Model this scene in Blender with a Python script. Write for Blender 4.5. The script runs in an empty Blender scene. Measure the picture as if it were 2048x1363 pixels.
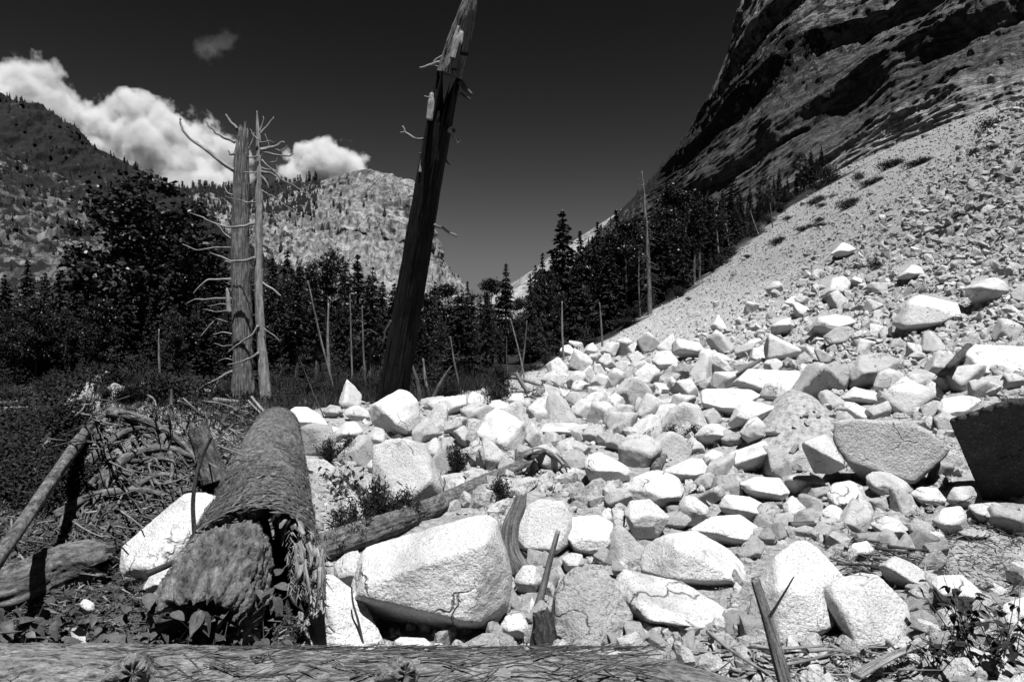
import bpy, bmesh, math, random
import numpy as np
from mathutils import Vector

random.seed(11)
RNG = np.random.default_rng(11)
SC = bpy.context.scene
COL = SC.collection

# ------------------------------------------------------------------ camera, sky, sun, exposure
F, CX, CY, CAMZ = 1365.33, 1024.0, 681.5, 1.7        # photograph pixels (2048 wide), 24 mm lens
cam = bpy.data.cameras.new('camera')
cam.lens, cam.sensor_width = 24.0, 36.0
cam.clip_start, cam.clip_end = 0.05, 20000
camo = bpy.data.objects.new('camera', cam)
camo.location = (0, 0, CAMZ)
camo.rotation_euler = (math.radians(90), 0, 0)
COL.objects.link(camo)
SC.camera = camo

SUN_EL, SUN_AZ = math.radians(68.5), math.radians(14)   # high, behind the camera and a little to its right
w = bpy.data.worlds.new('World')
SC.world = w
w.use_nodes = True
nt = w.node_tree
nt.nodes.clear()
sky = nt.nodes.new('ShaderNodeTexSky')
sky.sky_type = 'NISHITA'
sky.sun_disc = False
sky.sun_elevation = SUN_EL
sky.sun_rotation = math.pi - SUN_AZ
sky.altitude = 1200
sky.dust_density = 0.6
sky.ozone_density = 1.0
sep = nt.nodes.new('ShaderNodeSeparateColor')         # black-and-white film behind a red filter
def wmath(op, a, b):
    n = nt.nodes.new('ShaderNodeMath'); n.operation = op
    for k, q in enumerate((a, b)):
        if isinstance(q, (int, float)): n.inputs[k].default_value = q
        else: nt.links.new(q, n.inputs[k])
    return n.outputs[0]
nt.links.new(sky.outputs[0], sep.inputs[0])
curve = wmath('MULTIPLY', wmath('POWER', sep.outputs[0], 3.3), 0.73)      # steep film curve with a shoulder
curve = wmath('DIVIDE', wmath('MULTIPLY', curve, 0.078), wmath('ADD', wmath('MULTIPLY', curve, 0.047), 1.0))
bg = nt.nodes.new('ShaderNodeBackground'); bg.inputs['Strength'].default_value = 0.06
wo = nt.nodes.new('ShaderNodeOutputWorld')
nt.links.new(curve, bg.inputs['Color'])
nt.links.new(bg.outputs[0], wo.inputs['Surface'])

sun = bpy.data.lights.new('sun', 'SUN')
sun.energy, sun.angle, sun.color = 4.8, math.radians(0.5), (1, 1, 1)
suno = bpy.data.objects.new('sun', sun)
S = Vector((math.sin(SUN_AZ) * math.cos(SUN_EL), -math.cos(SUN_AZ) * math.cos(SUN_EL), math.sin(SUN_EL)))
suno.rotation_euler = S.to_track_quat('Z', 'Y').to_euler()
suno.location = (20, -60, 120)
COL.objects.link(suno)

SC.view_settings.view_transform = 'Standard'
SC.view_settings.look = 'None'
SC.view_settings.gamma = 1
SC.view_settings.exposure = 1.15
SC.view_settings.use_curve_mapping = False
SC.cycles.max_bounces = 6
SC.cycles.diffuse_bounces = 1
SC.cycles.volume_bounces = 5
SC.cycles.volume_step_rate = 0.5
SC.cycles.use_denoising = True

# ------------------------------------------------------------------ noise and mapping helpers
def _h(ix, iy, iz, seed):
    n = (ix.astype(np.int64) * 73856093) ^ (iy.astype(np.int64) * 19349663) ^ (iz.astype(np.int64) * 83492791) ^ (seed * 2654435761)
    n &= 0xffffffff
    n = ((n ^ (n >> 15)) * 0x2c1b3c6d) & 0xffffffff
    n = ((n ^ (n >> 12)) * 0x297a2d39) & 0xffffffff
    n ^= n >> 15
    return n.astype(np.float64) / 2147483648.0 - 1.0

def vnoise(p, seed=0):
    p = np.asarray(p, float)
    i = np.floor(p); f = p - i
    u = f * f * f * (f * (f * 6 - 15) + 10)
    x, y, z = i[..., 0], i[..., 1], i[..., 2]
    ux, uy, uz = u[..., 0], u[..., 1], u[..., 2]
    def L(dx, dy, dz): return _h(x + dx, y + dy, z + dz, seed)
    a = L(0,0,0) * (1-ux) + L(1,0,0) * ux
    b = L(0,1,0) * (1-ux) + L(1,1,0) * ux
    c = L(0,0,1) * (1-ux) + L(1,0,1) * ux
    d = L(0,1,1) * (1-ux) + L(1,1,1) * ux
    return (a * (1-uy) + b * uy) * (1-uz) + (c * (1-uy) + d * uy) * uz

def fbm(p, octv=4, seed=0, gain=0.5):
    p = np.asarray(p, float)
    s = 0; a = 1.0; t = 0
    for k in range(octv):
        s = s + a * vnoise(p * (2.03 ** k) + 17.3 * k, seed + k)
        t += a; a *= gain
    return s / t

def ridged(p, octv=4, seed=0):
    s = 0; a = 1.0; t = 0
    for k in range(octv):
        s = s + a * (1 - 2 * np.abs(vnoise(np.asarray(p) * (2.03 ** k) + 9.1 * k, seed + k)))
        t += a; a *= 0.55
    return s / t

def at(px, py, Y):
    return np.array([(px - CX) / F * Y, Y, CAMZ - (py - CY) / F * Y])

def sstep(a, b, x):
    t = np.clip((x - a) / (b - a), 0, 1)
    return t * t * (3 - 2 * t)

def terr_full(x, y):
    x = np.asarray(x, float); y = np.asarray(y, float)
    g = 0.09 * fbm(np.stack([x * 0.35, y * 0.35, 0 * x + 3.1], -1), 3, 5) + 0.02 * fbm(np.stack([x * 2.1, y * 2.1, 0 * x], -1), 3, 6)
    P = -5.5 + 0.5 * np.minimum(x, 130) + 0.051 * np.minimum(y, 180)
    P = P + 0.5 * sstep(10, 60, y) * fbm(np.stack([x * 0.06, y * 0.06, 0 * x + 1], -1), 3, 8)
    k = 1.2
    z = g + k * np.log1p(np.exp(np.clip((P - g) / k, -40, 40)))
    z = z + 0.16 * sstep(-3.0, -1.0, x) * sstep(4.2, 7, y) * fbm(np.stack([x * 0.9, y * 0.7, 0 * x + 8], -1), 3, 33)
    # mound of sand and roots on the left, and of loose soil behind the grey boulder
    dx, dy = x + 4.35, y - 7.9
    a = 0.75
    r2 = ((dx * math.cos(a) + dy * math.sin(a)) / 0.95) ** 2 + ((-dx * math.sin(a) + dy * math.cos(a)) / 2.4) ** 2
    z = z + 1.3 * np.exp(-r2 * 0.9) * (1 + 0.36 * fbm(np.stack([x * 1.7, y * 1.7, 0 * x], -1), 5, 31, .65))
    r2 = ((x - 4.2) / 0.75) ** 2 + ((y - 10.1) / 0.9) ** 2
    z = z + 0.75 * np.exp(-r2 * 1.2)
    return z

# the same ground from a table: quick look-ups for everything that is set down on it
_TU, _TY = np.linspace(-1.8, 1.8, 860), np.geomspace(0.9, 340, 640)
_TZ = terr_full(_TU[None, :] * (_TY[:, None] + 3), _TY[:, None] + 0 * _TU[None, :])
def terr(x, y):
    x = np.asarray(x, float); y = np.asarray(y, float)
    yc = np.clip(y, 0.91, 339)
    a = np.log(yc / 0.9) / math.log(340 / 0.9) * 639
    b_ = (np.clip(x / (yc + 3), -1.79, 1.79) + 1.8) / 3.6 * 859
    i = a.astype(int); j = b_.astype(int); fa = a - i; fb = b_ - j
    return (_TZ[i, j] * (1 - fb) + _TZ[i, j + 1] * fb) * (1 - fa) + (_TZ[i + 1, j] * (1 - fb) + _TZ[i + 1, j + 1] * fb) * fa

def terr_smooth(x, y):
    P = -5.5 + 0.5 * np.minimum(x, 130) + 0.051 * np.minimum(y, 180)
    z = 1.2 * np.log1p(np.exp(np.minimum(P / 1.2, 40)))
    dx, dy = x + 4.35, y - 7.9
    ca, sa = math.cos(0.75), math.sin(0.75)
    z = z + 1.3 * np.exp(-0.9 * (((dx * ca + dy * sa) / 0.95) ** 2 + ((-dx * sa + dy * ca) / 2.4) ** 2))
    return z + 0.75 * np.exp(-1.2 * (((x - 4.2) / 0.75) ** 2 + ((y - 10.1) / 0.9) ** 2))

_YS = np.geomspace(1.2, 320, 260)
def hit(px, py):
    """where the ray through a pixel of the photograph meets the ground"""
    px = np.atleast_1d(np.asarray(px, float)); py = np.atleast_1d(np.asarray(py, float))
    ux = (px - CX) / F; uz = -(py - CY) / F
    Y = _YS[None, :]
    d = CAMZ + uz[:, None] * Y - terr_smooth(ux[:, None] * Y, Y)
    neg = d < 0
    i = np.clip(np.argmax(neg, 1), 1, len(_YS) - 1); ok = neg.any(1)
    r = np.arange(len(px))
    lo, hi = _YS[i - 1] * 0.94, _YS[i] * 1.06
    for _ in range(9):
        md = (lo + hi) / 2
        up = CAMZ + uz * md - terr(ux * md, md) > 0
        lo = np.where(up, md, lo); hi = np.where(up, hi, md)
    Yh = np.where(ok, (lo + hi) / 2, np.nan)
    return np.stack([ux * Yh, Yh, CAMZ + uz * Yh], -1)

def hit1(px, py):
    return hit(px, py)[0]

# ------------------------------------------------------------------ object helpers
def mesh_np(name, V, Fc, smooth=True, tc=None, attr=None):
    me = bpy.data.meshes.new(name)
    V = np.asarray(V, np.float32); Fc = np.asarray(Fc, np.int32)
    k = Fc.shape[1]
    me.vertices.add(len(V)); me.vertices.foreach_set('co', V.ravel())
    me.loops.add(Fc.size); me.loops.foreach_set('vertex_index', Fc.ravel())
    me.polygons.add(len(Fc))
    me.polygons.foreach_set('loop_start', np.arange(0, Fc.size, k, dtype=np.int32))
    me.polygons.foreach_set('use_smooth', np.full(len(Fc), smooth))
    me.update(calc_edges=True)
    if tc is not None:
        a = me.attributes.new('tc', 'FLOAT_VECTOR', 'POINT'); a.data.foreach_set('vector', np.asarray(tc, np.float32).ravel())
    if attr is not None:
        for nme, arr in attr.items():
            a = me.attributes.new(nme, 'FLOAT', 'POINT'); a.data.foreach_set('value', np.asarray(arr, np.float32).ravel())
    return me

def tag(o, label=None, cat=None, group=None, kind=None):
    if label: o['label'] = label
    if cat: o['category'] = cat
    if group: o['group'] = group
    if kind: o['kind'] = kind
    return o

def link(name, me, mat, parent=None, loc=None):
    if mat is not None and not me.materials: me.materials.append(mat)
    o = bpy.data.objects.new(name, me)
    if loc is not None: o.location = loc
    if parent is not None: o.parent = parent
    COL.objects.link(o)
    return o

def mk(name, V, Fc, mat, parent=None, origin=None, **kw):
    """vertices in world coordinates; origin = where the object (or its parent) stands"""
    V = np.asarray(V, float)
    og = np.zeros(3) if origin is None else np.asarray(origin, float)
    me = mesh_np(name, V - og, Fc, **kw)
    return link(name, me, mat, parent, None if parent is not None else og)

def empty(name, loc, label, cat, group=None):
    o = bpy.data.objects.new(name, None)
    o.location = loc; o.empty_display_size = 0.2
    COL.objects.link(o)
    return tag(o, label, cat, group)

def copy_tree(o, parent=None):
    c = o.copy(); COL.objects.link(c); c.parent = parent
    for ch in o.children: copy_tree(ch, c)
    return c

class Acc:
    def __init__(s): s.v = []; s.f = []; s.t = []; s.n = 0
    def add(s, V, Fc, tc=None):
        s.v.append(np.asarray(V, float)); s.f.append(np.asarray(Fc, int) + s.n); s.n += len(V)
        s.t.append(np.zeros((len(V), 3)) if tc is None else np.asarray(tc, float))
    def get(s): return np.concatenate(s.v), np.concatenate(s.f), np.concatenate(s.t)
    def mk(s, name, mat, parent=None, origin=None, smooth=True):
        V, Fc, T = s.get()
        return mk(name, V, Fc, mat, parent, origin, smooth=smooth, tc=T)

# ------------------------------------------------------------------ materials (greyscale: the photograph is black and white)
def new_mat(name):
    m = bpy.data.materials.new(name); m.use_nodes = True
    n = m.node_tree.nodes; b = n['Principled BSDF']
    b.inputs['Roughness'].default_value = 0.9
    if 'Specular IOR Level' in b.inputs: b.inputs['Specular IOR Level'].default_value = 0.15
    return m, m.node_tree, b

def nd(t, kind, **kw):
    n = t.nodes.new(kind)
    for k, v in kw.items():
        if k in ('operation', 'blend_type', 'data_type', 'attribute_name', 'feature', 'distance', 'attribute_type', 'noise_dimensions', 'normalize'): setattr(n, k, v)
        else: n.inputs[k.replace('_', ' ')].default_value = v
    return n

def ramp(t, src, stops):
    r = t.nodes.new('ShaderNodeValToRGB')
    e = r.color_ramp.elements
    while len(e) > 1: e.remove(e[-1])
    e[0].position = stops[0][0]; e[0].color = (stops[0][1],) * 3 + (1,)
    for p, v in stops[1:]:
        q = e.new(p); q.color = (v, v, v, 1)
    t.links.new(src, r.inputs[0])
    return r.outputs[0]

def noise(t, vec, scale, detail=4, rough=0.55, dist=0.0):
    n = nd(t, 'ShaderNodeTexNoise', Scale=scale, Detail=detail, Roughness=rough, Distortion=dist)
    t.links.new(vec, n.inputs['Vector'])
    return n.outputs[0]

def mul(t, a, b, op='MULTIPLY'):
    m = nd(t, 'ShaderNodeMath', operation=op)
    for i, s in enumerate((a, b)):
        if isinstance(s, (int, float)): m.inputs[i].default_value = s
        else: t.links.new(s, m.inputs[i])
    return m.outputs[0]

def mix(t, fac, a, b):
    m = t.nodes.new('ShaderNodeMix'); m.data_type = 'FLOAT'
    for i, s in ((0, fac), (2, a), (3, b)):
        if isinstance(s, (int, float)): m.inputs[i].default_value = s
        else: t.links.new(s, m.inputs[i])
    return m.outputs[0]

def bump(t, b, hgt, dist, strength=1.0):
    n = nd(t, 'ShaderNodeBump', Strength=strength, Distance=dist)
    t.links.new(hgt, n.inputs['Height'])
    t.links.new(n.outputs[0], b.inputs['Normal'])

def scaled(t, vec, sx, sy, sz):
    n = t.nodes.new('ShaderNodeMapping'); n.inputs['Scale'].default_value = (sx, sy, sz)
    t.links.new(vec, n.inputs['Vector'])
    return n.outputs[0]

def objvec(t):
    return t.nodes.new('ShaderNodeTexCoord').outputs['Object']

def posvec(t):
    return t.nodes.new('ShaderNodeNewGeometry').outputs['Position']

def tcvec(t):
    n = t.nodes.new('ShaderNodeAttribute'); n.attribute_name = 'tc'
    return n.outputs['Vector']

def granite(name, lo=0.33, hi=0.48, speck=75.0, specks=0.16, bumpd=0.006, world=False):
    m, t, b = new_mat(name)
    v = posvec(t) if world else objvec(t)
    base = ramp(t, noise(t, v, 2.3, 5, 0.6), [(0.3, lo), (0.7, hi)])
    s = noise(t, v, speck, 2, 0.6)
    dark = ramp(t, s, [(0.56, 0.0), (0.68, 1.0)])
    pale = ramp(t, s, [(0.30, 1.0), (0.42, 0.0)])
    c = mix(t, mul(t, dark, 0.75), base, specks)
    c = mix(t, mul(t, pale, 0.5), c, min(0.62, hi + 0.12))
    rnd = t.nodes.new('ShaderNodeObjectInfo').outputs['Random']
    c = mul(t, c, mix(t, rnd, 0.74, 1.06))
    sh = nd(t, 'ShaderNodeVectorMath', operation='ADD')      # each stone its own patch of the pattern
    t.links.new(v, sh.inputs[0])
    cmb = t.nodes.new('ShaderNodeCombineXYZ'); t.links.new(mul(t, rnd, 37.0), cmb.inputs[0]); t.links.new(cmb.outputs[0], sh.inputs[1])
    st = noise(t, sh.outputs[0], 1.7, 6, 0.68, 0.5)
    c = mul(t, c, ramp(t, st, [(0.34, 0.70), (0.47, 1.0), (0.66, 1.06)]))
    warp = nd(t, 'ShaderNodeVectorMath', operation='MULTIPLY_ADD')
    nz = nd(t, 'ShaderNodeTexNoise', Scale=3.0, Detail=4.0); t.links.new(sh.outputs[0], nz.inputs['Vector'])
    t.links.new(nz.outputs['Color'], warp.inputs[0]); warp.inputs[1].default_value = (0.55, 0.55, 0.55); t.links.new(sh.outputs[0], warp.inputs[2])
    vo = nd(t, 'ShaderNodeTexVoronoi', feature='DISTANCE_TO_EDGE', Scale=1.5); t.links.new(warp.outputs[0], vo.inputs['Vector'])
    crack = mul(t, ramp(t, vo.outputs['Distance'], [(0.0, 1.0), (0.018, 0.0)]), ramp(t, noise(t, sh.outputs[0], 2.6, 2), [(0.5, 0.0), (0.6, 1.0)]))
    c = mul(t, c, mul(t, 1.0, mul(t, crack, 0.65), 'SUBTRACT'))
    t.links.new(c, b.inputs['Base Color'])
    h = mul(t, noise(t, v, 9, 7, 0.7), 1.0)
    h2 = mul(t, noise(t, v, 45, 4, 0.65), 0.4)
    bump(t, b, mul(t, mul(t, h, h2, 'ADD'), mul(t, crack, 0.5), 'SUBTRACT'), bumpd * 6)
    return m

def stone_shade(m):
    t = m.node_tree; b = t.nodes['Principled BSDF']
    a = t.nodes.new('ShaderNodeAttribute'); a.attribute_name = 'shade'
    src = b.inputs['Base Color'].links[0].from_socket
    t.links.new(mul(t, src, a.outputs['Fac']), b.inputs['Base Color'])

def bark(name, lo, hi, sx=30, sz=2.2, bd=0.02, knots=0.0):
    m, t, b = new_mat(name)
    v = tcvec(t)
    n1 = noise(t, scaled(t, v, sx, sx, sz), 1.0, 6, 0.65, 0.4)
    n2 = noise(t, v, 5.0, 4, 0.6)
    n3 = noise(t, scaled(t, v, 120, 120, 60), 1.0, 5, 0.75)
    n1 = mul(t, mul(t, n1, 0.62), mul(t, n3, 0.38), 'ADD')
    c = ramp(t, n1, [(0.38, lo * 0.2), (0.48, lo), (0.64, hi)])
    c = mul(t, c, ramp(t, n2, [(0.3, 0.65), (0.7, 1.25)]))
    t.links.new(c, b.inputs['Base Color'])
    bump(t, b, n1, bd)
    return m

def plain(name, lo, hi, scale=3.0, bd=0.0, world=False, rand=True, rough=0.85):
    m, t, b = new_mat(name)
    v = posvec(t) if world else objvec(t)
    c = ramp(t, noise(t, v, scale, 4, 0.6), [(0.3, lo), (0.7, hi)])
    if rand:
        rnd = t.nodes.new('ShaderNodeObjectInfo').outputs['Random']
        c = mul(t, c, mix(t, rnd, 0.75, 1.25))
    t.links.new(c, b.inputs['Base Color'])
    b.inputs['Roughness'].default_value = rough
    if bd: bump(t, b, noise(t, v, scale * 4, 4, 0.6), bd)
    return m

M = {}
M['granite'] = granite('granite_white', 0.40, 0.53)
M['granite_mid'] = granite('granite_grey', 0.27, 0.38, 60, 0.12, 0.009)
M['granite_dark'] = granite('granite_shaded', 0.04, 0.09, 40, 0.03, 0.012)  # albedo lowered to put the overhang's shade into the giant boulder's colour
M['rubble'] = granite('granite_rubble', 0.32, 0.52, 22, 0.16, 0.01, world=True)
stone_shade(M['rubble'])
M['gravel'] = granite('gravel', 0.3, 0.46, 45, 0.14, 0.01, world=True)
M['cedar_bark'] = bark('cedar_bark', 0.005, 0.024, 26, 1.3, 0.06)
M['grey_bark'] = bark('grey_bark', 0.07, 0.22, 40, 2.0, 0.035)
M['bare_wood'] = bark('bare_wood', 0.14, 0.30, 44, 1.6, 0.012)
M['log_bark'] = bark('dusty_log_bark', 0.07, 0.19, 26, 12.0, 0.03)
M['pale_log'] = bark('dusty_pale_log', 0.15, 0.36, 60, 16.0, 0.045)
M['twig'] = bark('twig_bark', 0.035, 0.10, 60, 8, 0.004)
M['branch_grey'] = bark('grey_branch', 0.12, 0.24, 60, 8, 0.004)
M['dark_wood'] = bark('dark_wood', 0.03, 0.08, 40, 3, 0.01)
M['tree_trunk'] = bark('tree_trunk', 0.05, 0.14, 20, 2, 0.02)
M['splinter'] = bark('weathered_plank', 0.10, 0.25, 70, 2.0, 0.006)
M['needles'] = plain('conifer_needles', 0.006, 0.018, 2.0)
M['needles_b'] = plain('pale_conifer_needles', 0.010, 0.026, 2.0)
M['leaves'] = plain('tree_leaves', 0.008, 0.026, 3.0, rough=0.38)
M['leaf'] = plain('broad_leaf', 0.03, 0.075, 14.0, rough=0.5)
M['leaf_pale'] = plain('pale_leaf', 0.16, 0.3, 14.0, rough=0.6)
M['shrub'] = plain('shrub_leaves', 0.006, 0.022, 6.0)
M['grass'] = plain('dry_grass', 0.010, 0.03, 4.0)
M['litter'] = plain('leaf_litter', 0.01, 0.06, 9.0, rand=False)
M['root'] = bark('root_fibre', 0.05, 0.13, 60, 8, 0.003)
M['core'] = plain('rotten_core', 0.015, 0.04, 9.0, 0.02)

# ground: pale rubble on the slide, dark litter under the trees
m, t, b = new_mat('ground'); M['ground'] = m
v = posvec(t)
a = t.nodes.new('ShaderNodeAttribute'); a.attribute_name = 'rubble'
sd = t.nodes.new('ShaderNodeAttribute'); sd.attribute_name = 'sand'
n1 = noise(t, v, 14, 6, 0.7); n2 = noise(t, v, 1.2, 4, 0.6)
pale = mul(t, ramp(t, n1, [(0.3, 0.13), (0.5, 0.27), (0.7, 0.42)]), ramp(t, n2, [(0.3, 0.8), (0.7, 1.1)]))
od = t.nodes.new('ShaderNodeAttribute'); od.attribute_name = 'uphill_grey'
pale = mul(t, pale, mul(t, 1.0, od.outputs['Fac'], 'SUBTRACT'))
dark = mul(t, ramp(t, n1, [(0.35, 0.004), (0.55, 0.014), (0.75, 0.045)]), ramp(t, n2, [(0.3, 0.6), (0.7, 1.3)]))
sand = ramp(t, n1, [(0.35, 0.16), (0.6, 0.38)])
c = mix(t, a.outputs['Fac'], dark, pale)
c = mix(t, sd.outputs['Fac'], c, sand)
t.links.new(c, b.inputs['Base Color'])
bump(t, b, mul(t, n1, noise(t, v, 55, 4, 0.7), 'ADD'), 0.03)

# distant rock walls
def rock_wall(name, lo, hi, veg_attr=True, streak=(0.25, 0.25, 0.03), sc=1.0, veg=0.018, bd=1.2, tc=False, grit=1.0):
    m, t, b = new_mat(name)
    v = posvec(t)
    s = noise(t, scaled(t, tcvec(t) if tc else v, *streak), sc, 9, 0.68, 0.6)
    n2 = noise(t, v, 0.02 * sc, 5, 0.65)
    c = mul(t, ramp(t, s, [(0.34, lo * 0.25), (0.46, lo), (0.64, hi)]), ramp(t, n2, [(0.3, 0.55), (0.65, 1.2)]))
    if tc:
        wv = nd(t, 'ShaderNodeVectorMath', operation='MULTIPLY_ADD')
        nz = nd(t, 'ShaderNodeTexNoise', Scale=0.7, Detail=5.0); t.links.new(tcvec(t), nz.inputs['Vector'])
        t.links.new(nz.outputs['Color'], wv.inputs[0]); wv.inputs[1].default_value = (2.2, 2.2, 2.2); t.links.new(scaled(t, tcvec(t), 0.30, 0.28, 1), wv.inputs[2])
        vo = nd(t, 'ShaderNodeTexVoronoi', feature='DISTANCE_TO_EDGE', Scale=1.0); t.links.new(wv.outputs[0], vo.inputs['Vector'])
        ck = mul(t, ramp(t, vo.outputs['Distance'], [(0.0, 1.0), (0.03, 0.0)]), ramp(t, noise(t, tcvec(t), 0.25, 2), [(0.45, 0.0), (0.55, 1.0)]))
        c = mul(t, c, mul(t, 1.0, mul(t, ck, 0.85), 'SUBTRACT'))
        s = mul(t, s, mul(t, ck, 0.8), 'SUBTRACT')
        wst = noise(t, scaled(t, tcvec(t), 2.6, 0.10, 1), 1.0, 5, 0.6)          # water streaks down the face
        c = mul(t, c, ramp(t, wst, [(0.38, 0.45), (0.55, 1.0)]))
    dk = t.nodes.new('ShaderNodeAttribute'); dk.attribute_name = 'row_tone'
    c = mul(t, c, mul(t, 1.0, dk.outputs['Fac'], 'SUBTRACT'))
    a = t.nodes.new('ShaderNodeAttribute'); a.attribute_name = 'veg'
    vn = noise(t, v, 0.11 * sc, 8, 0.72)
    mask = mul(t, vn, a.outputs['Fac'], 'ADD')
    mk_ = ramp(t, mask, [(0.56, 0), (0.60, 1)])
    c = mix(t, mk_, c, veg)
    t.links.new(c, b.inputs['Base Color'])
    bump(t, b, mul(t, s, mul(t, noise(t, v, 0.35 * sc, 9, 0.75), grit), 'ADD'), bd)
    return m
M['cliff'] = rock_wall('cliff_rock', 0.20, 0.46, streak=(1.0, 1.0, 1.0), veg=0.012, bd=2.4, tc=True)
M['mountain'] = rock_wall('mountain_rock', 0.045, 0.155, streak=(0.30, 0.14, 0.05), veg=0.010, bd=2.4, grit=0.5)
M['dome'] = rock_wall('dome_rock', 0.08, 0.235, streak=(0.16, 0.16, 0.010), sc=1.0, veg=0.012, bd=2.6, grit=0.35)
M['far'] = rock_wall('far_rock', 0.16, 0.30, streak=(0.05, 0.05, 0.02), veg=0.03, bd=2)

# ------------------------------------------------------------------ ground
BND = [(560,1420),(600,1300),(622,1130),(618,950),(575,850),(640,815),(760,806),(880,800),(985,776),(1060,742),(1150,702),(1230,662),(1300,631),(1380,580),(1430,540),(1500,480),(1560,425),(1640,372),(1700,340),(1760,312)]
_b = hit([p[0] for p in BND], [p[1] for p in BND])
_b = _b[~np.isnan(_b[:, 0])]
_o = np.argsort(_b[:, 1]); BY, BX = _b[_o, 1], _b[_o, 0]
def rubble_mask(x, y):
    xb = np.interp(y, BY, BX)
    wob = 0.06 * y ** 0.8 * fbm(np.stack([x * 0.6, y * 0.6, 0 * x], -1), 3, 77)
    return sstep(-0.02, 0.02, (x - xb + wob) / np.maximum(y, 1))

def build_ground():
    nu, nv = 520, 440
    u = np.linspace(-1.7, 1.7, nu); u = np.sign(u) * np.abs(u) ** 1.15
    yy = np.concatenate([np.linspace(-6, 1.5, 30), np.geomspace(1.5 + 3, 260 + 3, nv - 60) - 3, np.geomspace(290, 6000, 30)])
    U, Yg = np.meshgrid(u, yy)
    X = U * (np.abs(Yg) + 3)
    Z = terr_full(X, Yg)
    mk_ = rubble_mask(X, np.maximum(Yg, 1))
    near = np.clip(1 - Yg / 60, 0, 1)
    p = np.stack([X * 3.2, Yg * 3.2, 0 * X], -1)
    Z = Z + mk_ * near * 0.05 * ridged(p, 4, 3) + (1 - mk_) * near * 0.04 * fbm(p * 1.6, 4, 9)
    dx, dy = X + 4.35, Yg - 7.9
    ca, sa = math.cos(0.75), math.sin(0.75)
    sand = np.exp(-0.75 * (((dx * ca + dy * sa) / 0.95) ** 2 + ((-dx * sa + dy * ca) / 2.4) ** 2)) * 1.5 * (0.75 + 0.5 * fbm(p, 3, 44))
    sand = np.clip(np.maximum(sand, 1.6 * np.exp(-(((X - 4.2) / 1.1) ** 2 + ((Yg - 9.9) / 1.5) ** 2))), 0, 1)
    sand = np.maximum(sand, 0.9 * sstep(0.6, 0.9, np.exp(-(((X - 3.75) / 0.9) ** 2 + ((Yg - 5.3) / 0.7) ** 2))))
    nr, nc = X.shape
    i = np.arange(nr * nc).reshape(nr, nc)
    Fc = np.stack([i[:-1, :-1], i[:-1, 1:], i[1:, 1:], i[1:, :-1]], -1).reshape(-1, 4)
    o = mk('ground', np.stack([X, Yg, Z], -1).reshape(-1, 3), Fc, M['ground'], attr={'rubble': mk_.ravel(), 'sand': sand.ravel(), 'uphill_grey': (0.36 * sstep(2.0, 9.0, Z)).ravel()})  # pale rubble greyer higher up the slope
    tag(o, 'pale rubble and dark litter ground of the valley floor and talus slope', kind='structure')
build_ground()

# ------------------------------------------------------------------ mountains and cliff (relief sheets at their own distances)
def relief(rows, nu, nvs, prof=None, back=None):
    """rows: bottom to top, each a list of (px, py, Y) from left to right"""
    R = []
    for r in rows:
        r = np.array(r, float)
        s = np.concatenate([[0], np.cumsum(np.hypot(np.diff(r[:, 0]), np.diff(r[:, 1])))]); s /= s[-1]
        q = np.linspace(0, 1, nu)
        R.append(np.stack([np.interp(q, s, r[:, k]) for k in range(3)], -1))
    out = []; vv = []
    for k in range(len(R) - 1):
        n = nvs[k] if isinstance(nvs, (list, tuple)) else nvs
        for j in range(n + (1 if k == len(R) - 2 else 0)):
            f = j / n
            out.append(R[k] * (1 - f) + R[k + 1] * f); vv.append(k + f)
    G = np.array(out); vv = np.array(vv)
    P = np.stack([(G[..., 0] - CX) / F * G[..., 2], G[..., 2], CAMZ - (G[..., 1] - CY) / F * G[..., 2]], -1)
    return P, vv, G

def grid_normals(P):
    du = np.gradient(P, axis=1); dv = np.gradient(P, axis=0)
    n = np.cross(du, dv); n /= np.linalg.norm(n, axis=-1, keepdims=True) + 1e-9
    s = np.sign(np.sum(n * (np.array([0, 0, CAMZ]) - P), -1, keepdims=True)); s[s == 0] = 1
    return n * s

def grid_faces(nr, nc):
    i = np.arange(nr * nc).reshape(nr, nc)
    return np.stack([i[:-1, :-1], i[:-1, 1:], i[1:, 1:], i[1:, :-1]], -1).reshape(-1, 4)

def skirt(P, depth):
    """close a sheet at the back: rim points carried backwards and down so it has thickness"""
    top = P[-1:].copy(); top[..., 1] += depth; top[..., 0] += (top[..., 0] / top[..., 1]) * depth; top[..., 2] -= depth * 0.8
    return np.concatenate([P, top], 0)

# right cliff
rows = [
 [(1165,640,560),(1300,590,420),(1500,500,262),(1650,420,200),(1750,352,172),(1900,292,128),(2048,228,98),(2300,170,80),(2700,90,60)],
 [(1150,520,600),(1260,540,430),(1480,445,270),(1598,362,208),(1697,290,172),(1780,246,148),(1855,205,128),(1925,170,113),(2048,140,98),(2300,70,82),(2700,-30,62)],
 [(1190,470,600),(1300,430,460),(1465,318,320),(1540,256,265),(1614,213,232),(1681,172,205),(1770,110,180),(1850,60,160),(1945,10,140),(2150,-90,112),(2700,-300,84)],
 [(1290,372,560),(1380,290,440),(1457,199,370),(1552,100,300),(1620,62,268),(1680,60,240),(1780,25,210),(1850,-20,185),(2000,-130,160),(2300,-300,120),(2700,-500,100)],
 [(1400,240,520),(1440,170,440),(1480,100,390),(1530,20,340),(1600,-40,300),(1700,-90,270),(1850,-200,230),(2100,-400,180),(2700,-800,120)],
 [(1462,90,500),(1485,20,440),(1500,-60,400),(1560,-160,360),(1700,-300,310),(2000,-500,240),(2700,-1100,160)],
 [(1500,-80,480),(1540,-200,430),(1700,-500,380),(2100,-900,300),(2700,-1600,220)],
]
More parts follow.
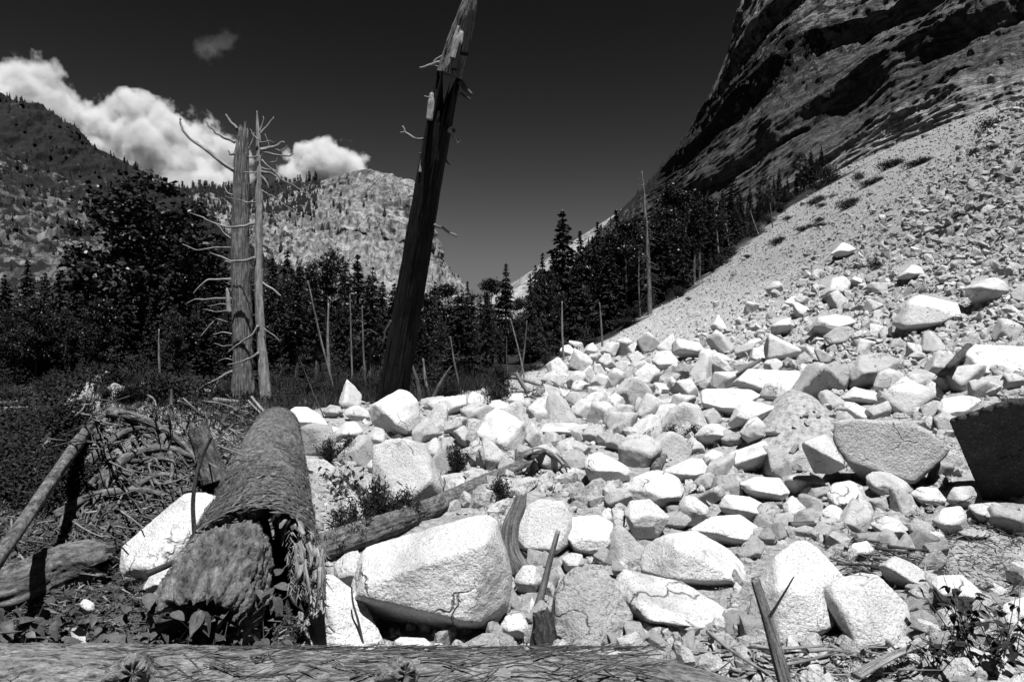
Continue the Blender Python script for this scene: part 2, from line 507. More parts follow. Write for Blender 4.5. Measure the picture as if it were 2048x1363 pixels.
rows = [rows[0]] + [[(a, b, y * (1 + (.22 if k == 0 else .27) * min(1, max(0, (a - 1450) / 250)))) for a, b, y in rw] for k, rw in enumerate(rows[1:])]
P, vv, G = relief(rows, 440, [58, 74, 66, 52, 34, 10])
N = grid_normals(P)
ph = (vv % 1.0)[:, None] + 0 * P[..., 0]
seg = np.minimum(np.floor(vv).astype(int), 5)[:, None] + 0 * P[..., 0].astype(int)
uu = np.linspace(0, 1, P.shape[1])[None, :] + 0 * ph
wob = 0.05 * fbm(P * 0.03, 3, 21) + 0.07 * ridged(np.stack([uu * 17, seg * 3.7, 0 * uu], -1), 4, 27)
f = np.clip(ph + wob * np.sin(ph * math.pi), 0, 1)
lean = np.array([0.0, 6.5, 7.5, 7.0, 4.0, 2.0])[seg] * np.clip(0.85 + 0.9 * fbm(np.stack([uu * 9, seg * 5.3, 0 * uu], -1), 3, 28), .2, 1.5)
prof = np.where(f < 0.82, -lean * (f / 0.82), -lean * (1 - (f - 0.82) / 0.18))
amp = np.array([0.5, 1.0, 1.2, 1.6, 1.8, 1.5])[seg]
# strata run with the ledges: stretched along the sheet, broken across it
uu = np.linspace(0, 1, P.shape[1])[None, :] + 0 * ph
q = np.stack([uu * 9, vv[:, None] * 5.5 + 0 * uu, 0 * uu], -1)
st = ridged(q, 5, 41) * 1.6
blk = fbm(P * np.array([0.09, 0.05, 0.05]), 5, 22) * 2.2 + ridged(P * np.array([0.25, 0.10, 0.12]), 4, 24) * 0.9
# jointed blocks: stepped noise on a skewed lattice, with crisp small relief over it
jq = np.stack([uu * 20 + 0.6 * fbm(P * .04, 2, 91), vv[:, None] * 7.5 + 0 * uu, 0 * uu], -1)
jb = np.round(vnoise(jq, 92) * 3) / 3 * 1.3 + np.round(vnoise(jq * 2.3 + 5, 93) * 3) / 3 * 0.7
fine = ridged(np.stack([uu * 90, vv[:, None] * 30 + 0 * uu, 0 * uu], -1), 4, 94) * 0.5 + ridged(np.stack([uu * 10, vv[:, None] * 15 + 0 * uu, 0 * uu], -1), 4, 95) * 0.9
blk = blk + (jb * .8 + fine) * 1.6 * sstep(0.0, 0.7, vv)[:, None]
rim = sstep(0, 0.06, uu)
P = P + N * ((prof + amp * (st * 0.9 + blk * 0.45)) * rim)[..., None]
# left rim turns away from the viewer
TC = np.stack([uu * 34 + 0.8 * fbm(P * .02, 2, 47), (vv[:, None] + 0 * uu) * 26 + 1.2 * fbm(P * .03, 2, 48), 0 * uu], -1); TC = np.concatenate([TC[:, :1], TC], 1)
back = P[:, :1].copy(); back[..., 1] += 160; back[..., 0] += 120
P2 = np.concatenate([back, P], 1)
G2 = np.concatenate([G[:, :1], G], 1)
vegc = np.clip(0.02 + 0.16 * sstep(2.3, 2.7, vv) * sstep(4.4, 3.4, vv), 0, 1)[:, None] * sstep(1900, 1500, G2[..., 0]) - 0.06 + 0.12 * sstep(1500, 1300, G2[..., 0])
tone_v = np.concatenate([np.zeros((P.shape[0], 1)), -0.4 * sstep(1.0, 0.8, vv)[:, None] + (0.70 * sstep(0.95, 1.25, vv + 0.0)[:, None] + 0.12 * fbm(q * np.array([0.7, 2.0, 1]), 3, 46)) * sstep(2500, 1500, G[..., 0] - 260 * (2 - vv[:, None])) ** 0.5], 1)  # upper rows darker; lowest slab lightened in colour to make up for grazing sun
o = mk('cliff', P2.reshape(-1, 3), grid_faces(*P2.shape[:2]), M['cliff'], attr={'veg': vegc.ravel(), 'row_tone': tone_v.ravel()}, tc=TC.reshape(-1, 3))
tag(o, 'towering dark granite cliff with overhanging ledges above the talus', 'cliff', kind='structure')
CLIFF_P, CLIFF_G = P, G

# left mountain
rows = [
 [(-260,700,170),(0,690,200),(200,680,230),(420,660,260),(640,640,300)],
 [(-260,520,300),(0,505,310),(200,520,330),(400,560,350),(640,600,380)],
 [(-260,330,400),(0,330,400),(150,400,420),(300,450,440),(430,490,460),(640,580,480)],
 [(-260,150,520),(-60,168,510),(0,190,505),(60,212,510),(130,248,515),(180,290,520),(250,324,525),(320,360,530),(375,400,535),(430,455,540),(520,530,545),(640,590,550)],
]
P, vv, G = relief(rows, 290, [40, 80, 80])
N = grid_normals(P)
d = 16 * fbm(P * 0.012, 5, 51) + 7 * ridged(P * np.array([0.05, 0.02, 0.025]), 4, 52) + 4 * np.round(3 * vnoise(P * np.array([0.03, 0.02, 0.05]), 57)) / 3 + 3 * ridged(P * np.array([0.12, 0.06, 0.12]), 3, 58)
P = P + N * (d * sstep(3.0, 2.9, vv)[:, None] * 0.9)[..., None] + N * (2.0 * fbm(P * 0.1, 3, 53))[..., None]
P = skirt(P, 200)
ve = np.clip(0.07 + 0.13 * sstep(1.4, 2.6, vv), -0.1, 1)[:, None] + 0.05 * sstep(200, 400, G[..., 0])
ve = np.concatenate([ve, ve[-1:]], 0)
o = mk('mountain', P.reshape(-1, 3), grid_faces(*P.shape[:2]), M['mountain'], attr={'veg': ve.ravel()})
tag(o, 'steep brush covered mountainside with grey rock slabs on the left', 'mountain', kind='structure')
MTN_P, MTN_G = P[:-1], G

# dome and its ridge
rows = [
 [(330,640,620),(520,640,640),(700,640,660),(840,640,680),(1010,640,700)],
 [(330,520,780),(430,500,800),(560,490,830),(700,480,850),(815,500,850),(880,560,880),(975,628,900)],
 [(330,430,900),(430,430,930),(560,425,960),(680,400,940),(760,395,900),(826,400,900),(868,530,930),(945,606,950)],
 [(330,385,1100),(400,383,1100),(470,384,1100),(560,378,1090),(640,362,1060),(700,343,1010),(740,337,1000),(790,354,990),(830,370,985),(842,440,990),(868,520,1000),(905,565,1010),(935,598,1020)],
]
P, vv, G = relief(rows, 300, [50, 90, 60])
N = grid_normals(P)
d = 20 * fbm(P * 0.008, 4, 61) + 6 * ridged(P * np.array([0.03, 0.02, 0.008]), 5, 62) + 6 * ridged(P * np.array([0.008, 0.008, 0.05]), 4, 63) + 6 * ridged(P * np.array([0.07, 0.07, 0.007]), 4, 66) + 3 * np.round(3 * vnoise(P * np.array([0.02, 0.02, 0.03]), 67)) / 3
edge = sstep(3.0, 2.85, vv)[:, None] * sstep(1.0, 0.93, np.linspace(0, 1, P.shape[1]))[None, :]
P = P + N * (d * edge)[..., None] + N * (1.5 * fbm(P * 0.05, 3, 64))[..., None]
P = skirt(P, 300)
ve = 0.10 * sstep(680, 540, G[..., 0]) + 0.14 * sstep(2.2, 2.8, vv)[:, None] * sstep(690, 620, G[..., 0]) - 0.05 + 0.06 * sstep(0.8, 0.2, vv)[:, None]
ve = np.concatenate([ve, ve[-1:]], 0)
o = mk('mountain', P.reshape(-1, 3), grid_faces(*P.shape[:2]), M['dome'], attr={'veg': ve.ravel()})
tag(o, 'sunlit granite dome with streaked cliff face behind the snags', 'mountain', kind='structure')
DOME_P, DOME_G = P[:-1], G

# pale far slope in the gap of the valley
rows = [
 [(940,640,1200),(1100,640,1150),(1260,640,1100),(1420,640,1000)],
 [(960,610,1350),(1100,560,1300),(1240,520,1250),(1420,480,1100)],
 [(985,588,1500),(1030,562,1500),(1065,540,1480),(1100,512,1460),(1165,470,1440),(1230,428,1420),(1300,372,1380),(1420,300,1300)],
]
P, vv, G = relief(rows, 120, [30, 40])
N = grid_normals(P)
P = P + N * (14 * fbm(P * 0.006, 5, 71) * sstep(2.0, 1.9, vv)[:, None])[..., None]
P = skirt(P, 300)
o = mk('hill', P.reshape(-1, 3), grid_faces(*P.shape[:2]), M['far'], attr={'veg': np.full(P.shape[0] * P.shape[1], -0.02)})
tag(o, 'pale distant granite slope seen through the valley gap', 'hill', kind='structure')

# ------------------------------------------------------------------ clouds
def cloud(label, px, py, Y, wpx, hpx, seed, dens, thr, tilt=0.0, grain=95):
    bm = bmesh.new(); bmesh.ops.create_icosphere(bm, subdivisions=3, radius=1.0)
    me = bpy.data.meshes.new('cloud'); bm.to_mesh(me); bm.free()
    o = bpy.data.objects.new('cloud', me)
    c = at(px, py, Y)
    o.location = c
    sx, sz = wpx / 2 / F * Y, hpx / 2 / F * Y
    o.scale = (sx, min(sx, sz) * 0.9, sz)
    o.rotation_euler = (0, math.radians(tilt), 0)
    COL.objects.link(o)
    m = bpy.data.materials.new('cloud_vapour'); m.use_nodes = True
    t = m.node_tree; t.nodes.clear()
    out = t.nodes.new('ShaderNodeOutputMaterial')
    pv = t.nodes.new('ShaderNodeVolumePrincipled')
    pv.inputs['Color'].default_value = (0.76, 0.76, 0.76, 1)
    pv.inputs['Anisotropy'].default_value = 0.0
    v = objvec(t)
    wv = scaled(t, posvec(t), 1 / grain, 1 / grain, 1 / grain)
    ofs = t.nodes.new('ShaderNodeVectorMath'); ofs.operation = 'ADD'; ofs.inputs[1].default_value = (seed * 7.1, seed * 3.3, seed * 1.7)
    t.links.new(wv, ofs.inputs[0])
    n = noise(t, ofs.outputs[0], 1.0, 8, 0.64)
    ln = t.nodes.new('ShaderNodeVectorMath'); ln.operation = 'LENGTH'
    t.links.new(v, ln.inputs[0])
    # solid inside, eaten away by noise towards the rim
    s = mul(t, mul(t, 1.0, ln.outputs['Value'], 'SUBTRACT'), 1.15)
    s = mul(t, s, mul(t, mul(t, n, 0.5, 'SUBTRACT'), 2.6), 'ADD')
    s = mul(t, s, thr, 'SUBTRACT')
    cl = nd(t, 'ShaderNodeMapRange'); cl.clamp = True
    cl.inputs[1].default_value = 0.0; cl.inputs[2].default_value = 0.26; cl.inputs[3].default_value = 0; cl.inputs[4].default_value = dens
    t.links.new(s, cl.inputs[0])
    t.links.new(cl.outputs[0], pv.inputs['Density'])
    t.links.new(pv.outputs[0], out.inputs['Volume'])
    me.materials.append(m)
    tag(o, label, 'cloud', 'clouds over the ridges')
cloud('tall white cloud mass behind the left mountain shoulder', 60, 215, 1500, 310, 240, 1, 0.06, 0.33, 25)
cloud('broad white cloud bank behind the two grey snags', 330, 325, 1600, 410, 270, 2, 0.06, 0.28, 24)
cloud('small puffy white cloud just above the granite dome', 655, 345, 1700, 215, 150, 3, 0.07, 0.22, 6)
cloud('faint wisp of cloud high in the dark sky', 440, 86, 1700, 120, 70, 4, 0.0016, 0.42, -30, 34)
cloud('second faint wisp just left of the other wisp', 408, 102, 1720, 90, 70, 6, 0.0016, 0.46, 40, 30)

# ------------------------------------------------------------------ rocks
_ico = {}
def ico(n):
    if n not in _ico:
        bm = bmesh.new(); bmesh.ops.create_icosphere(bm, subdivisions=n, radius=1.0)
        bm.verts.ensure_lookup_table()
        V = np.array([v.co[:] for v in bm.verts]); Fc = np.array([[v.index for v in f.verts] for f in bm.faces])
        V /= np.linalg.norm(V, axis=1, keepdims=True)
        bm.free(); _ico[n] = (V, Fc)
    return _ico[n]

def hull_planes(pts):
    bm = bmesh.new()
    for p in pts: bm.verts.new(p)
    bmesh.ops.convex_hull(bm, input=bm.verts)
    bm.normal_update()
    pl = []
    for f in bm.faces:
        n = np.array(f.normal[:]); h = float(n @ np.array(f.verts[0].co[:]))
        if h < 0: n, h = -n, -h
        if h < 1e-4 or f.calc_area() < 1e-9: continue
        if not any(n @ m > 0.95 and abs(h - k) < 0.10 * (abs(h) + 1e-6) for m, k in pl): pl.append((n, h))
    bm.free()
    return pl

def rock_shape(pts, seed, lod, p=34, chips=9, rough=1.0):
    """star-shaped stone inside the hull of pts (relative to their centre): facets, worn edges, chips, grain"""
    r = np.random.default_rng(seed)
    pts = np.asarray(pts, float)
    c = pts.mean(0); q = pts - c
    pl = hull_planes(q)
    for _ in range(chips):
        n = r.normal(size=3); n /= np.linalg.norm(n)
        pl.append((n, (q @ n).max() * (r.uniform(0.86, 0.97) if _ % 3 else r.uniform(0.76, 0.88))))
    Nn = np.array([a for a, _ in pl]); H = np.array([b for _, b in pl])
    D, Fc = ico(lod)
    # pull directions towards the shape's proportions so long stones are meshed evenly
    ext = np.abs(q).max(0) + 1e-6
    D = D * ext; D = D / np.linalg.norm(D, axis=1, keepdims=True)
    k = np.maximum(D @ Nn.T, 0) / H[None, :]
    km = k.max(1, keepdims=True)
    rad = 1.0 / (km[:, 0] * (np.power(k / km, p).sum(1) ** (1.0 / p)))
    V = D * rad[:, None]
    size = np.linalg.norm(ext)
    a = V / size
    # stepped fractures: quantised noise, then undulation, then grain
    s1 = fbm(a * 3.1 + seed, 4, seed % 97)
    stp = np.round(s1 * 5) / 5 * 0.6 + s1 * 0.4
    disp = 0.030 * stp + 0.013 * ridged(a * 6.0 + seed, 4, (seed + 3) % 97) + 0.017 * fbm(a * 19 + seed, 4, (seed + 5) % 97, .65)
    V = V * (1 + disp * rough)[:, None]
    return V + c, Fc

ROCKS_PX = []      # (px, py, radius) already taken, for the scatter
def rock(label, outline, ridge=(), mat='granite', th=0.85, Y=None, over=False, slope=(.38, .74), lod=None, group=None, name='rock', chips=4, seed=None, rough=1.0, sink=0.0):
    o = np.array(outline, float)
    x0, x1, y0, y1 = o[:, 0].min(), o[:, 0].max(), o[:, 1].min(), o[:, 1].max()
    wpx, hpx = x1 - x0, y1 - y0
    if Y is None:
        hp = hit1((x0 + x1) / 2, y1 - 0.04 * hpx)
        Y = hp[1] * 0.97
    T = th * max(wpx, hpx) / F * Y
    pts = []
    for px, py in o:
        tt = (y1 - py) / max(hpx, 1)
        d = (slope[0] + (slope[1] - slope[0]) * tt) if not over else (0.95 - 0.95 * tt)
        pts.append(at(px, py, Y + T * d))
    cxp, cyp = o.mean(0)
    if ridge is None: ridge = ()
    elif len(ridge) == 0 and not over:
        ridge = [(x0 + 0.28 * wpx, y0 + 0.62 * hpx), (x0 + 0.70 * wpx, y0 + 0.66 * hpx)]
    for rr in ridge:
        px, py = rr[:2]
        k = rr[2] if len(rr) > 2 else 0.0
        tt = (y1 - py) / max(hpx, 1)
        pts.append(at(px, py, Y + T * (k + 0.15 * tt)))
    for px, py in o:
        qx, qy = cxp + (px - cxp) * 0.72, cyp + (py - cyp) * 0.72
        tt = (y1 - py) / max(hpx, 1)
        pt = at(qx, qy, Y + T * 1.25); pts.append(pt)
    pts = np.array(pts)
    # the buried foot, under the visible lower outline
    foot = [at(x0 + 0.3 * wpx, y1, Y + T * 0.75), at(x0 + 0.7 * wpx, y1, Y + T * 0.75)]
    for q in foot:
        gz = float(terr(q[0], q[1])); q[2] = max(min(q[2], gz - 0.05 * T), q[2] - 0.14 * hpx / F * Y)
    pts = np.vstack([pts, foot])
    if lod is None: lod = 6 if wpx > 260 else 5 if wpx > 85 else 4 if wpx > 36 else 3
    sd = seed if seed is not None else int(x0 * 7 + y0 * 13) % 9973
    V, Fc = rock_shape(pts, sd, lod, 130, chips, rough)
    org = np.array([V[:, 0].mean(), V[:, 1].mean(), V[:, 2].min()])
    ob = mk(name, V, Fc, M[mat], None, org, smooth=True)
    tag(ob, label, 'boulder' if name == 'boulder' else 'rock', group)
    ROCKS_PX.append(((x0 + x1) / 2, (y0 + y1) / 2, wpx / 2, hpx / 2))
    return ob

B = 'boulder'
# --- foreground
rock('huge white boulder with black hollow beneath it, behind the front log', [(706,1200),(716,1130),(725,1102),(741,1095),(814,1088),(884,1041),(925,1019),(960,1021),(995,1041),(1003,1067),(1001,1133),(1023,1190),(1017,1229),(998,1251),(953,1257),(906,1248),(810,1225),(728,1210)], [(979,1083,.0),(934,1243,.02),(720,1190,.05)], name=B, th=.75, Y=3.75, rough=.7)
rock('rounded white rock leaning on left end of the huge white boulder', [(668,1128),(690,1106),(715,1099),(724,1110),(722,1172),(695,1180),(668,1160)])
rock('flat white slab catching splinter shadows right of the big fallen log', [(624,1150),(665,1147),(705,1178),(738,1220),(772,1290),(700,1310),(640,1310),(618,1220)], [(690,1290,0.0)], th=.9, rough=.6)
rock('low white rock peeking over the front log under the huge boulder', [(788,1282),(800,1272),(850,1275),(868,1290),(850,1300),(795,1298)])
rock('tall triangular white boulder standing behind the middle log', [(744,972),(766,940),(758,890),(772,877),(814,876),(849,887),(863,909),(874,937),(884,988),(880,998),(836,1006),(800,1020),(747,1026)], [(800,1010,0),(862,960,.1)], name=B, th=.8, rough=.5)
rock('large boulder with grey fractured left face below the leaning dead cedar', [(730,818),(741,809),(769,794),(810,778),(830,793),(842,810),(845,830),(835,877),(804,877),(775,864),(741,838)], [(776,828,-.3),(792,850,-.25),(765,806,.1)], name=B, th=.9)
rock('white rock wedged just below the large boulder under the leaning cedar', [(734,870),(750,852),(768,857),(776,880),(770,895),(745,893)])
rock('smooth white slab beyond the far end of the fallen log', [(569,827),(590,813),(615,813),(640,828),(657,851),(640,862),(600,852)], th=.6)
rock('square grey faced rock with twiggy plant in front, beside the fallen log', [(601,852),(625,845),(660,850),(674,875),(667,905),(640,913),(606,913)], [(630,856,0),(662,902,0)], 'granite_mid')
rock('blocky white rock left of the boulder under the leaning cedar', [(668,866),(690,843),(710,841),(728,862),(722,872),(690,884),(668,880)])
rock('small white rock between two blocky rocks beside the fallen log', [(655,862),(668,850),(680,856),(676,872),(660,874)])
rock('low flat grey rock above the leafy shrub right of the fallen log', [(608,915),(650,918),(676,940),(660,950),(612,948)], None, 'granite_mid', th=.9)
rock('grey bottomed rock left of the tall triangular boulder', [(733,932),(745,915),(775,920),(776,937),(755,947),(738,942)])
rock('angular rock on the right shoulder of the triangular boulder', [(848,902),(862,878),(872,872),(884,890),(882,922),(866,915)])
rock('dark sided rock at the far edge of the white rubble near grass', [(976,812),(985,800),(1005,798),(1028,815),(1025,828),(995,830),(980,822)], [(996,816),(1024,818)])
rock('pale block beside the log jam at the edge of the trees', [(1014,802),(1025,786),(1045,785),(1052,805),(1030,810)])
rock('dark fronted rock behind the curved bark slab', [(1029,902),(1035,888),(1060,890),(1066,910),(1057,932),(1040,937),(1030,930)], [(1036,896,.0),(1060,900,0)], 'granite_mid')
rock('long low white rock in the middle of the pale rubble', [(1067,868),(1075,850),(1100,845),(1150,845),(1182,866),(1150,878),(1080,876)], [(1080,862),(1165,866)])
rock('two faced grey and white rock right of the curved bark slab', [(1164,932),(1175,910),(1185,906),(1225,915),(1262,935),(1260,960),(1245,972),(1210,974),(1178,957)], [(1192,940,0),(1256,942,.02)], name=B)
rock('broad white boulder with flat lit top in the centre of the slide', [(1243,982),(1265,955),(1300,940),(1330,938),(1357,955),(1369,980),(1362,1002),(1340,1019),(1300,1008),(1260,998)], [(1300,1000,0),(1362,992,0)], name=B)
rock('white boulder with dented top directly below the broad flat topped boulder', [(1252,1017),(1260,1000),(1290,998),(1320,1015),(1339,1032),(1330,1052),(1315,1072),(1268,1082),(1257,1052)], [(1264,1040,0),(1300,1036,0)], name=B)
rock('narrow upright white rock beside black gap in the slide centre', [(1222,1050),(1225,1025),(1240,1015),(1252,1020),(1249,1068),(1238,1072)])
rock('round white boulder with two small dark stains on top', [(1026,1065),(1030,1045),(1055,1010),(1080,996),(1128,1000),(1145,1030),(1142,1085),(1110,1113),(1070,1113),(1036,1092)], [(1050,1095,.02),(1118,1100,0)], name=B, rough=.6)
rock('low white boulder joined to right side of the stained round boulder', [(1122,1060),(1135,1032),(1195,1028),(1226,1045),(1231,1080),(1217,1102),(1195,1113),(1145,1097)], [(1150,1092),(1212,1090)], name=B)
rock('big wedge boulder with rough grey left face and long white top', [(1273,1118),(1285,1087),(1335,1066),(1375,1061),(1420,1075),(1470,1105),(1490,1130),(1494,1166),(1480,1179),(1440,1180),(1355,1167),(1310,1157),(1282,1142)], [(1346,1090,.0),(1342,1156,.02),(1486,1160,.05)], name=B, th=.75, rough=.6)
rock('knobbly rock with dark lower corner right of the broad boulder', [(1357,1012),(1365,990),(1390,992),(1418,1015),(1420,1042),(1395,1052),(1372,1047),(1358,1028)], [(1376,1018),(1412,1026)])
rock('slanting slab boulder with shadowed left end above the wedge boulder', [(1438,1012),(1450,988),(1500,992),(1530,1010),(1552,1033),(1535,1047),(1510,1049),(1470,1032),(1442,1020)], [(1466,1018,0),(1536,1034,0)], name=B)
rock('pair of fused angular rocks just above the wedge boulder', [(1378,1060),(1400,1045),(1450,1030),(1480,1028),(1517,1056),(1512,1082),(1480,1097),(1440,1084),(1410,1077)], [(1450,1066),(1500,1072)])
rock('long tilted block with grey end left of the soil mound', [(1438,928),(1450,910),(1530,879),(1547,905),(1532,927),(1480,947),(1450,942)], [(1462,930,0),(1536,908,.05)], name=B)
rock('pointed rock left of the long tilted block', [(1404,914),(1425,897),(1445,905),(1450,925),(1430,932),(1408,927)])
rock('pale slab sloping up behind the broad flat topped boulder', [(1326,942),(1380,915),(1405,918),(1424,950),(1400,964),(1360,968)])
rock('sandy slab lying between two posts at the front', [(1226,1172),(1245,1140),(1300,1148),(1350,1160),(1400,1183),(1440,1208),(1476,1240),(1488,1263),(1460,1274),(1410,1268),(1330,1265),(1290,1247),(1243,1212)], [(1300,1240,0),(1460,1264,.02)], name=B, th=.75)
rock('dust covered slab in front, right of the shorter post', [(1110,1165),(1150,1130),(1215,1140),(1250,1200),(1264,1250),(1258,1295),(1100,1298),(1092,1225)], [(1180,1285,.0)], 'gravel', th=.9, rough=.7)
rock('huge speckled boulder behind the split post at the lower right', [(1490,1258),(1502,1194),(1522,1150),(1553,1119),(1587,1082),(1611,1078),(1645,1115),(1690,1135),(1705,1200),(1660,1262),(1610,1294),(1560,1294)], [(1556,1170,0),(1562,1285,0),(1640,1260,.05)], name=B, th=.8, rough=.7)
rock('speckled boulder with black cave, right of the split post boulder', [(1650,1160),(1717,1129),(1751,1143),(1789,1188),(1818,1216),(1822,1263),(1792,1296),(1710,1303),(1692,1262),(1662,1222)], [(1705,1250,.1),(1715,1290,.05),(1790,1286,.05)], name=B, th=.8, rough=.7)
rock('cracked grey topped rock beyond the lower right shrub', [(1861,1166),(1875,1150),(1930,1148),(1950,1165),(1968,1186),(1966,1211),(1920,1220),(1883,1202)], [(1885,1190),(1950,1195)])
rock('white rock cut off by the right edge beside the leafy shrub', [(1988,1228),(2010,1205),(2056,1190),(2080,1215),(2070,1255),(2010,1254)])
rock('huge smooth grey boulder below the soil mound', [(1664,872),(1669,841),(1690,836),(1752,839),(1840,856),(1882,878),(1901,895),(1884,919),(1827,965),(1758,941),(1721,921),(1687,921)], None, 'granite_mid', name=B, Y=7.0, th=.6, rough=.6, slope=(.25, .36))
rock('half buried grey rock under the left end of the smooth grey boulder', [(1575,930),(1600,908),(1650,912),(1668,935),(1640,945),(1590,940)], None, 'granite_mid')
rock('wedge with shadowed left face propped on the smooth grey boulder', [(1602,882),(1650,868),(1665,885),(1680,920),(1688,937),(1660,922),(1625,908),(1604,895)], [(1646,906,-.1),(1606,884,.05)], Y=6.7)
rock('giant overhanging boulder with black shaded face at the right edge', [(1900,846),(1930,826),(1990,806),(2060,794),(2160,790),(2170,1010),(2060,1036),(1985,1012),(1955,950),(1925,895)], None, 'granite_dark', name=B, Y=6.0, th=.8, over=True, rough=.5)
rock('oval white rock lying under the smooth grey boulder', [(1731,952),(1745,942),(1780,945),(1815,965),(1825,981),(1815,997),(1790,1000),(1755,987),(1735,972)], [(1756,978),(1808,988)])
rock('squat grey white rock left of the oval white rock', [(1653,987),(1665,965),(1700,960),(1730,975),(1740,996),(1720,1017),(1690,1027),(1658,1012)], [(1672,1010),(1722,1004)])
rock('grey faced block left of the squat rock', [(1568,962),(1580,950),(1635,950),(1652,966),(1620,981),(1585,987),(1571,977)], [(1578,956),(1624,964)])
rock('long rock with dark undercut right of the slanting slab', [(1478,967),(1510,952),(1560,955),(1579,986),(1565,1000),(1520,992),(1488,982)], [(1500,974),(1562,986)])
rock('pear shaped rock above the driftwood pile', [(1565,1012),(1575,992),(1595,990),(1613,1016),(1602,1042),(1580,1047),(1567,1032)])
rock('small pointed rock right of the pear shaped rock', [(1640,1022),(1660,1008),(1680,1010),(1694,1037),(1680,1052),(1650,1047)])
rock('cracked rock below the tip of the smooth grey boulder', [(1818,987),(1840,972),(1875,975),(1894,1002),(1880,1014),(1845,1004)])
rock('rock with a nose like knob before the giant overhanging boulder', [(1890,1002),(1903,976),(1920,972),(1945,970),(1954,990),(1945,1012),(1910,1016)])
rock('tilted slab before the knobbed rock at the right', [(1865,1042),(1885,1015),(1920,1010),(1937,1030),(1925,1057),(1890,1067)])
rock('sloping ledge at the foot of the giant overhanging boulder', [(1930,1008),(1990,1002),(2032,1032),(2042,1048),(1960,1044)])
rock('dusty low rock beside the driftwood on the right', [(1740,1047),(1770,1030),(1800,1040),(1828,1072),(1790,1079),(1753,1067)])
rock('dark veined rock right of the dusty low rock', [(1815,1052),(1830,1035),(1860,1045),(1877,1067),(1850,1084),(1823,1077)], (), 'granite_mid')
rock('flat thin slab on bare soil at the right edge', [(1915,1063),(1940,1056),(1985,1064),(1975,1074),(1930,1073)], None, 'granite_mid', th=.6)
rock('dark cornered rock above the speckled boulders', [(1755,1132),(1790,1110),(1830,1125),(1862,1162),(1850,1182),(1820,1182),(1768,1148)], [(1772,1130),(1840,1172)])
rock('small white block right of the speckled boulder top', [(1693,1105),(1705,1086),(1735,1080),(1748,1100),(1735,1118),(1700,1118)])
rock('knobbly white stone under the stained round boulder', [(1121,1112),(1140,1103),(1165,1108),(1169,1126),(1150,1144),(1130,1137)])
rock('white stone between plank and shorter post', [(1026,1160),(1045,1130),(1070,1128),(1085,1160),(1070,1188),(1035,1178)])
rock('small cracked stone at right foot of the huge white boulder', [(1000,1252),(1012,1230),(1040,1224),(1060,1245),(1055,1275),(1010,1278)])
# --- left side
rock('large pale slab boulder with pole across it left of the log', [(237,1140),(241,1105),(286,1057),(318,1028),(381,1006),(394,982),(426,982),(445,994),(444,1020),(420,1070),(396,1104),(330,1120),(296,1150),(276,1172),(253,1163)], [(300,1148,0),(262,1160,0)], name=B, th=.8, rough=.5)
rock('smaller pale rock under the large slab boulder', [(282,1182),(300,1150),(345,1130),(385,1138),(362,1165),(312,1190)])
rock('small pale stone among leaves at the lower left', [(158,1207),(170,1195),(190,1205),(189,1226),(170,1224)])
rock('dark mossy rock in grass near the twin snags', [(645,822),(660,808),(680,812),(688,825),(670,834),(650,832)], (), 'granite_mid')
# --- right middle distance
rock('big white block with shadowed left end high on the right slope', [(1783,648),(1800,625),(1820,595),(1840,588),(1880,600),(1920,608),(1942,623),(1935,642),(1880,653),(1810,660),(1795,657)], [(1816,605,.0),(1803,654,.0),(1925,640,.1)], name=B, th=.6, rough=.6)
rock('dark fronted boulder near right edge above the big white block', [(1926,577),(1945,565),(1985,553),(2010,562),(2022,582),(1990,602),(1960,607),(1940,602)], [(1950,574,-.25),(1985,578,-.15)], name=B)
rock('white boulder with dark underside on the upper slope', [(1640,596),(1665,555),(1690,550),(1702,566),(1697,584),(1665,592)], [(1664,578,-.15),(1690,580,-.05)])
rock('rock with black overhung left face in mid slope', [(1613,670),(1630,640),(1670,628),(1700,632),(1712,647),(1690,662),(1650,674)], [(1636,644,-.25),(1668,656,-.2)], name=B)
rock('grey slab leaning against the overhung rock in mid slope', [(1645,674),(1670,655),(1700,650),(1712,664),(1690,683),(1655,688)], None, 'granite_mid')
rock('cube like rock with dark front on the mid slope', [(1540,657),(1560,640),(1580,633),(1590,652),(1575,663),(1543,668)], [(1546,650,-.2),(1578,648,-.2)])
rock('grey tipped rock beside gravel high on the right', [(1791,557),(1825,528),(1840,532),(1849,547),(1820,558)])
rock('broad white slab at the right edge above a dark log', [(1913,737),(1925,705),(1945,690),(2000,690),(2060,693),(2070,748),(2000,755),(1950,748)], [(1950,745),(2040,748)], name=B, th=.8, rough=.6)
rock('small rock with dark left side on the broad white slab', [(1975,737),(1990,722),(2010,725),(2032,742),(2020,755),(1985,755)], [(1998,728,0),(1996,752,0)])
rock('long smooth white boulder in centre of the right slope foot', [(1463,767),(1490,742),(1530,738),(1600,742),(1614,756),(1607,782),(1570,792),(1520,787),(1480,777)], [(1476,760,0),(1525,778,0),(1596,780,.1)], name=B, rough=.6)
rock('rock split by a crack before the long smooth boulder', [(1518,792),(1530,765),(1560,758),(1585,770),(1602,797),(1570,807),(1535,803)], [(1552,766,0),(1558,802,0)])
rock('white flat topped boulder with shadowed base left of the soil mound', [(1400,787),(1404,776),(1440,778),(1500,778),(1522,790),(1490,817),(1460,834),(1408,824)], [(1408,814,0),(1474,816,0)], name=B)
rock('white wedge boulder with black hollow left of the soil mound', [(1455,847),(1470,815),(1500,793),(1530,800),(1555,813),(1530,837),(1495,852),(1463,857)], [(1482,822,-.1),(1506,836,-.1)], name=B)
rock('ridged grey white rock below the black hollow wedge', [(1478,867),(1495,840),(1515,832),(1532,852),(1527,872),(1495,880)], [(1506,848,0),(1502,876,0)])
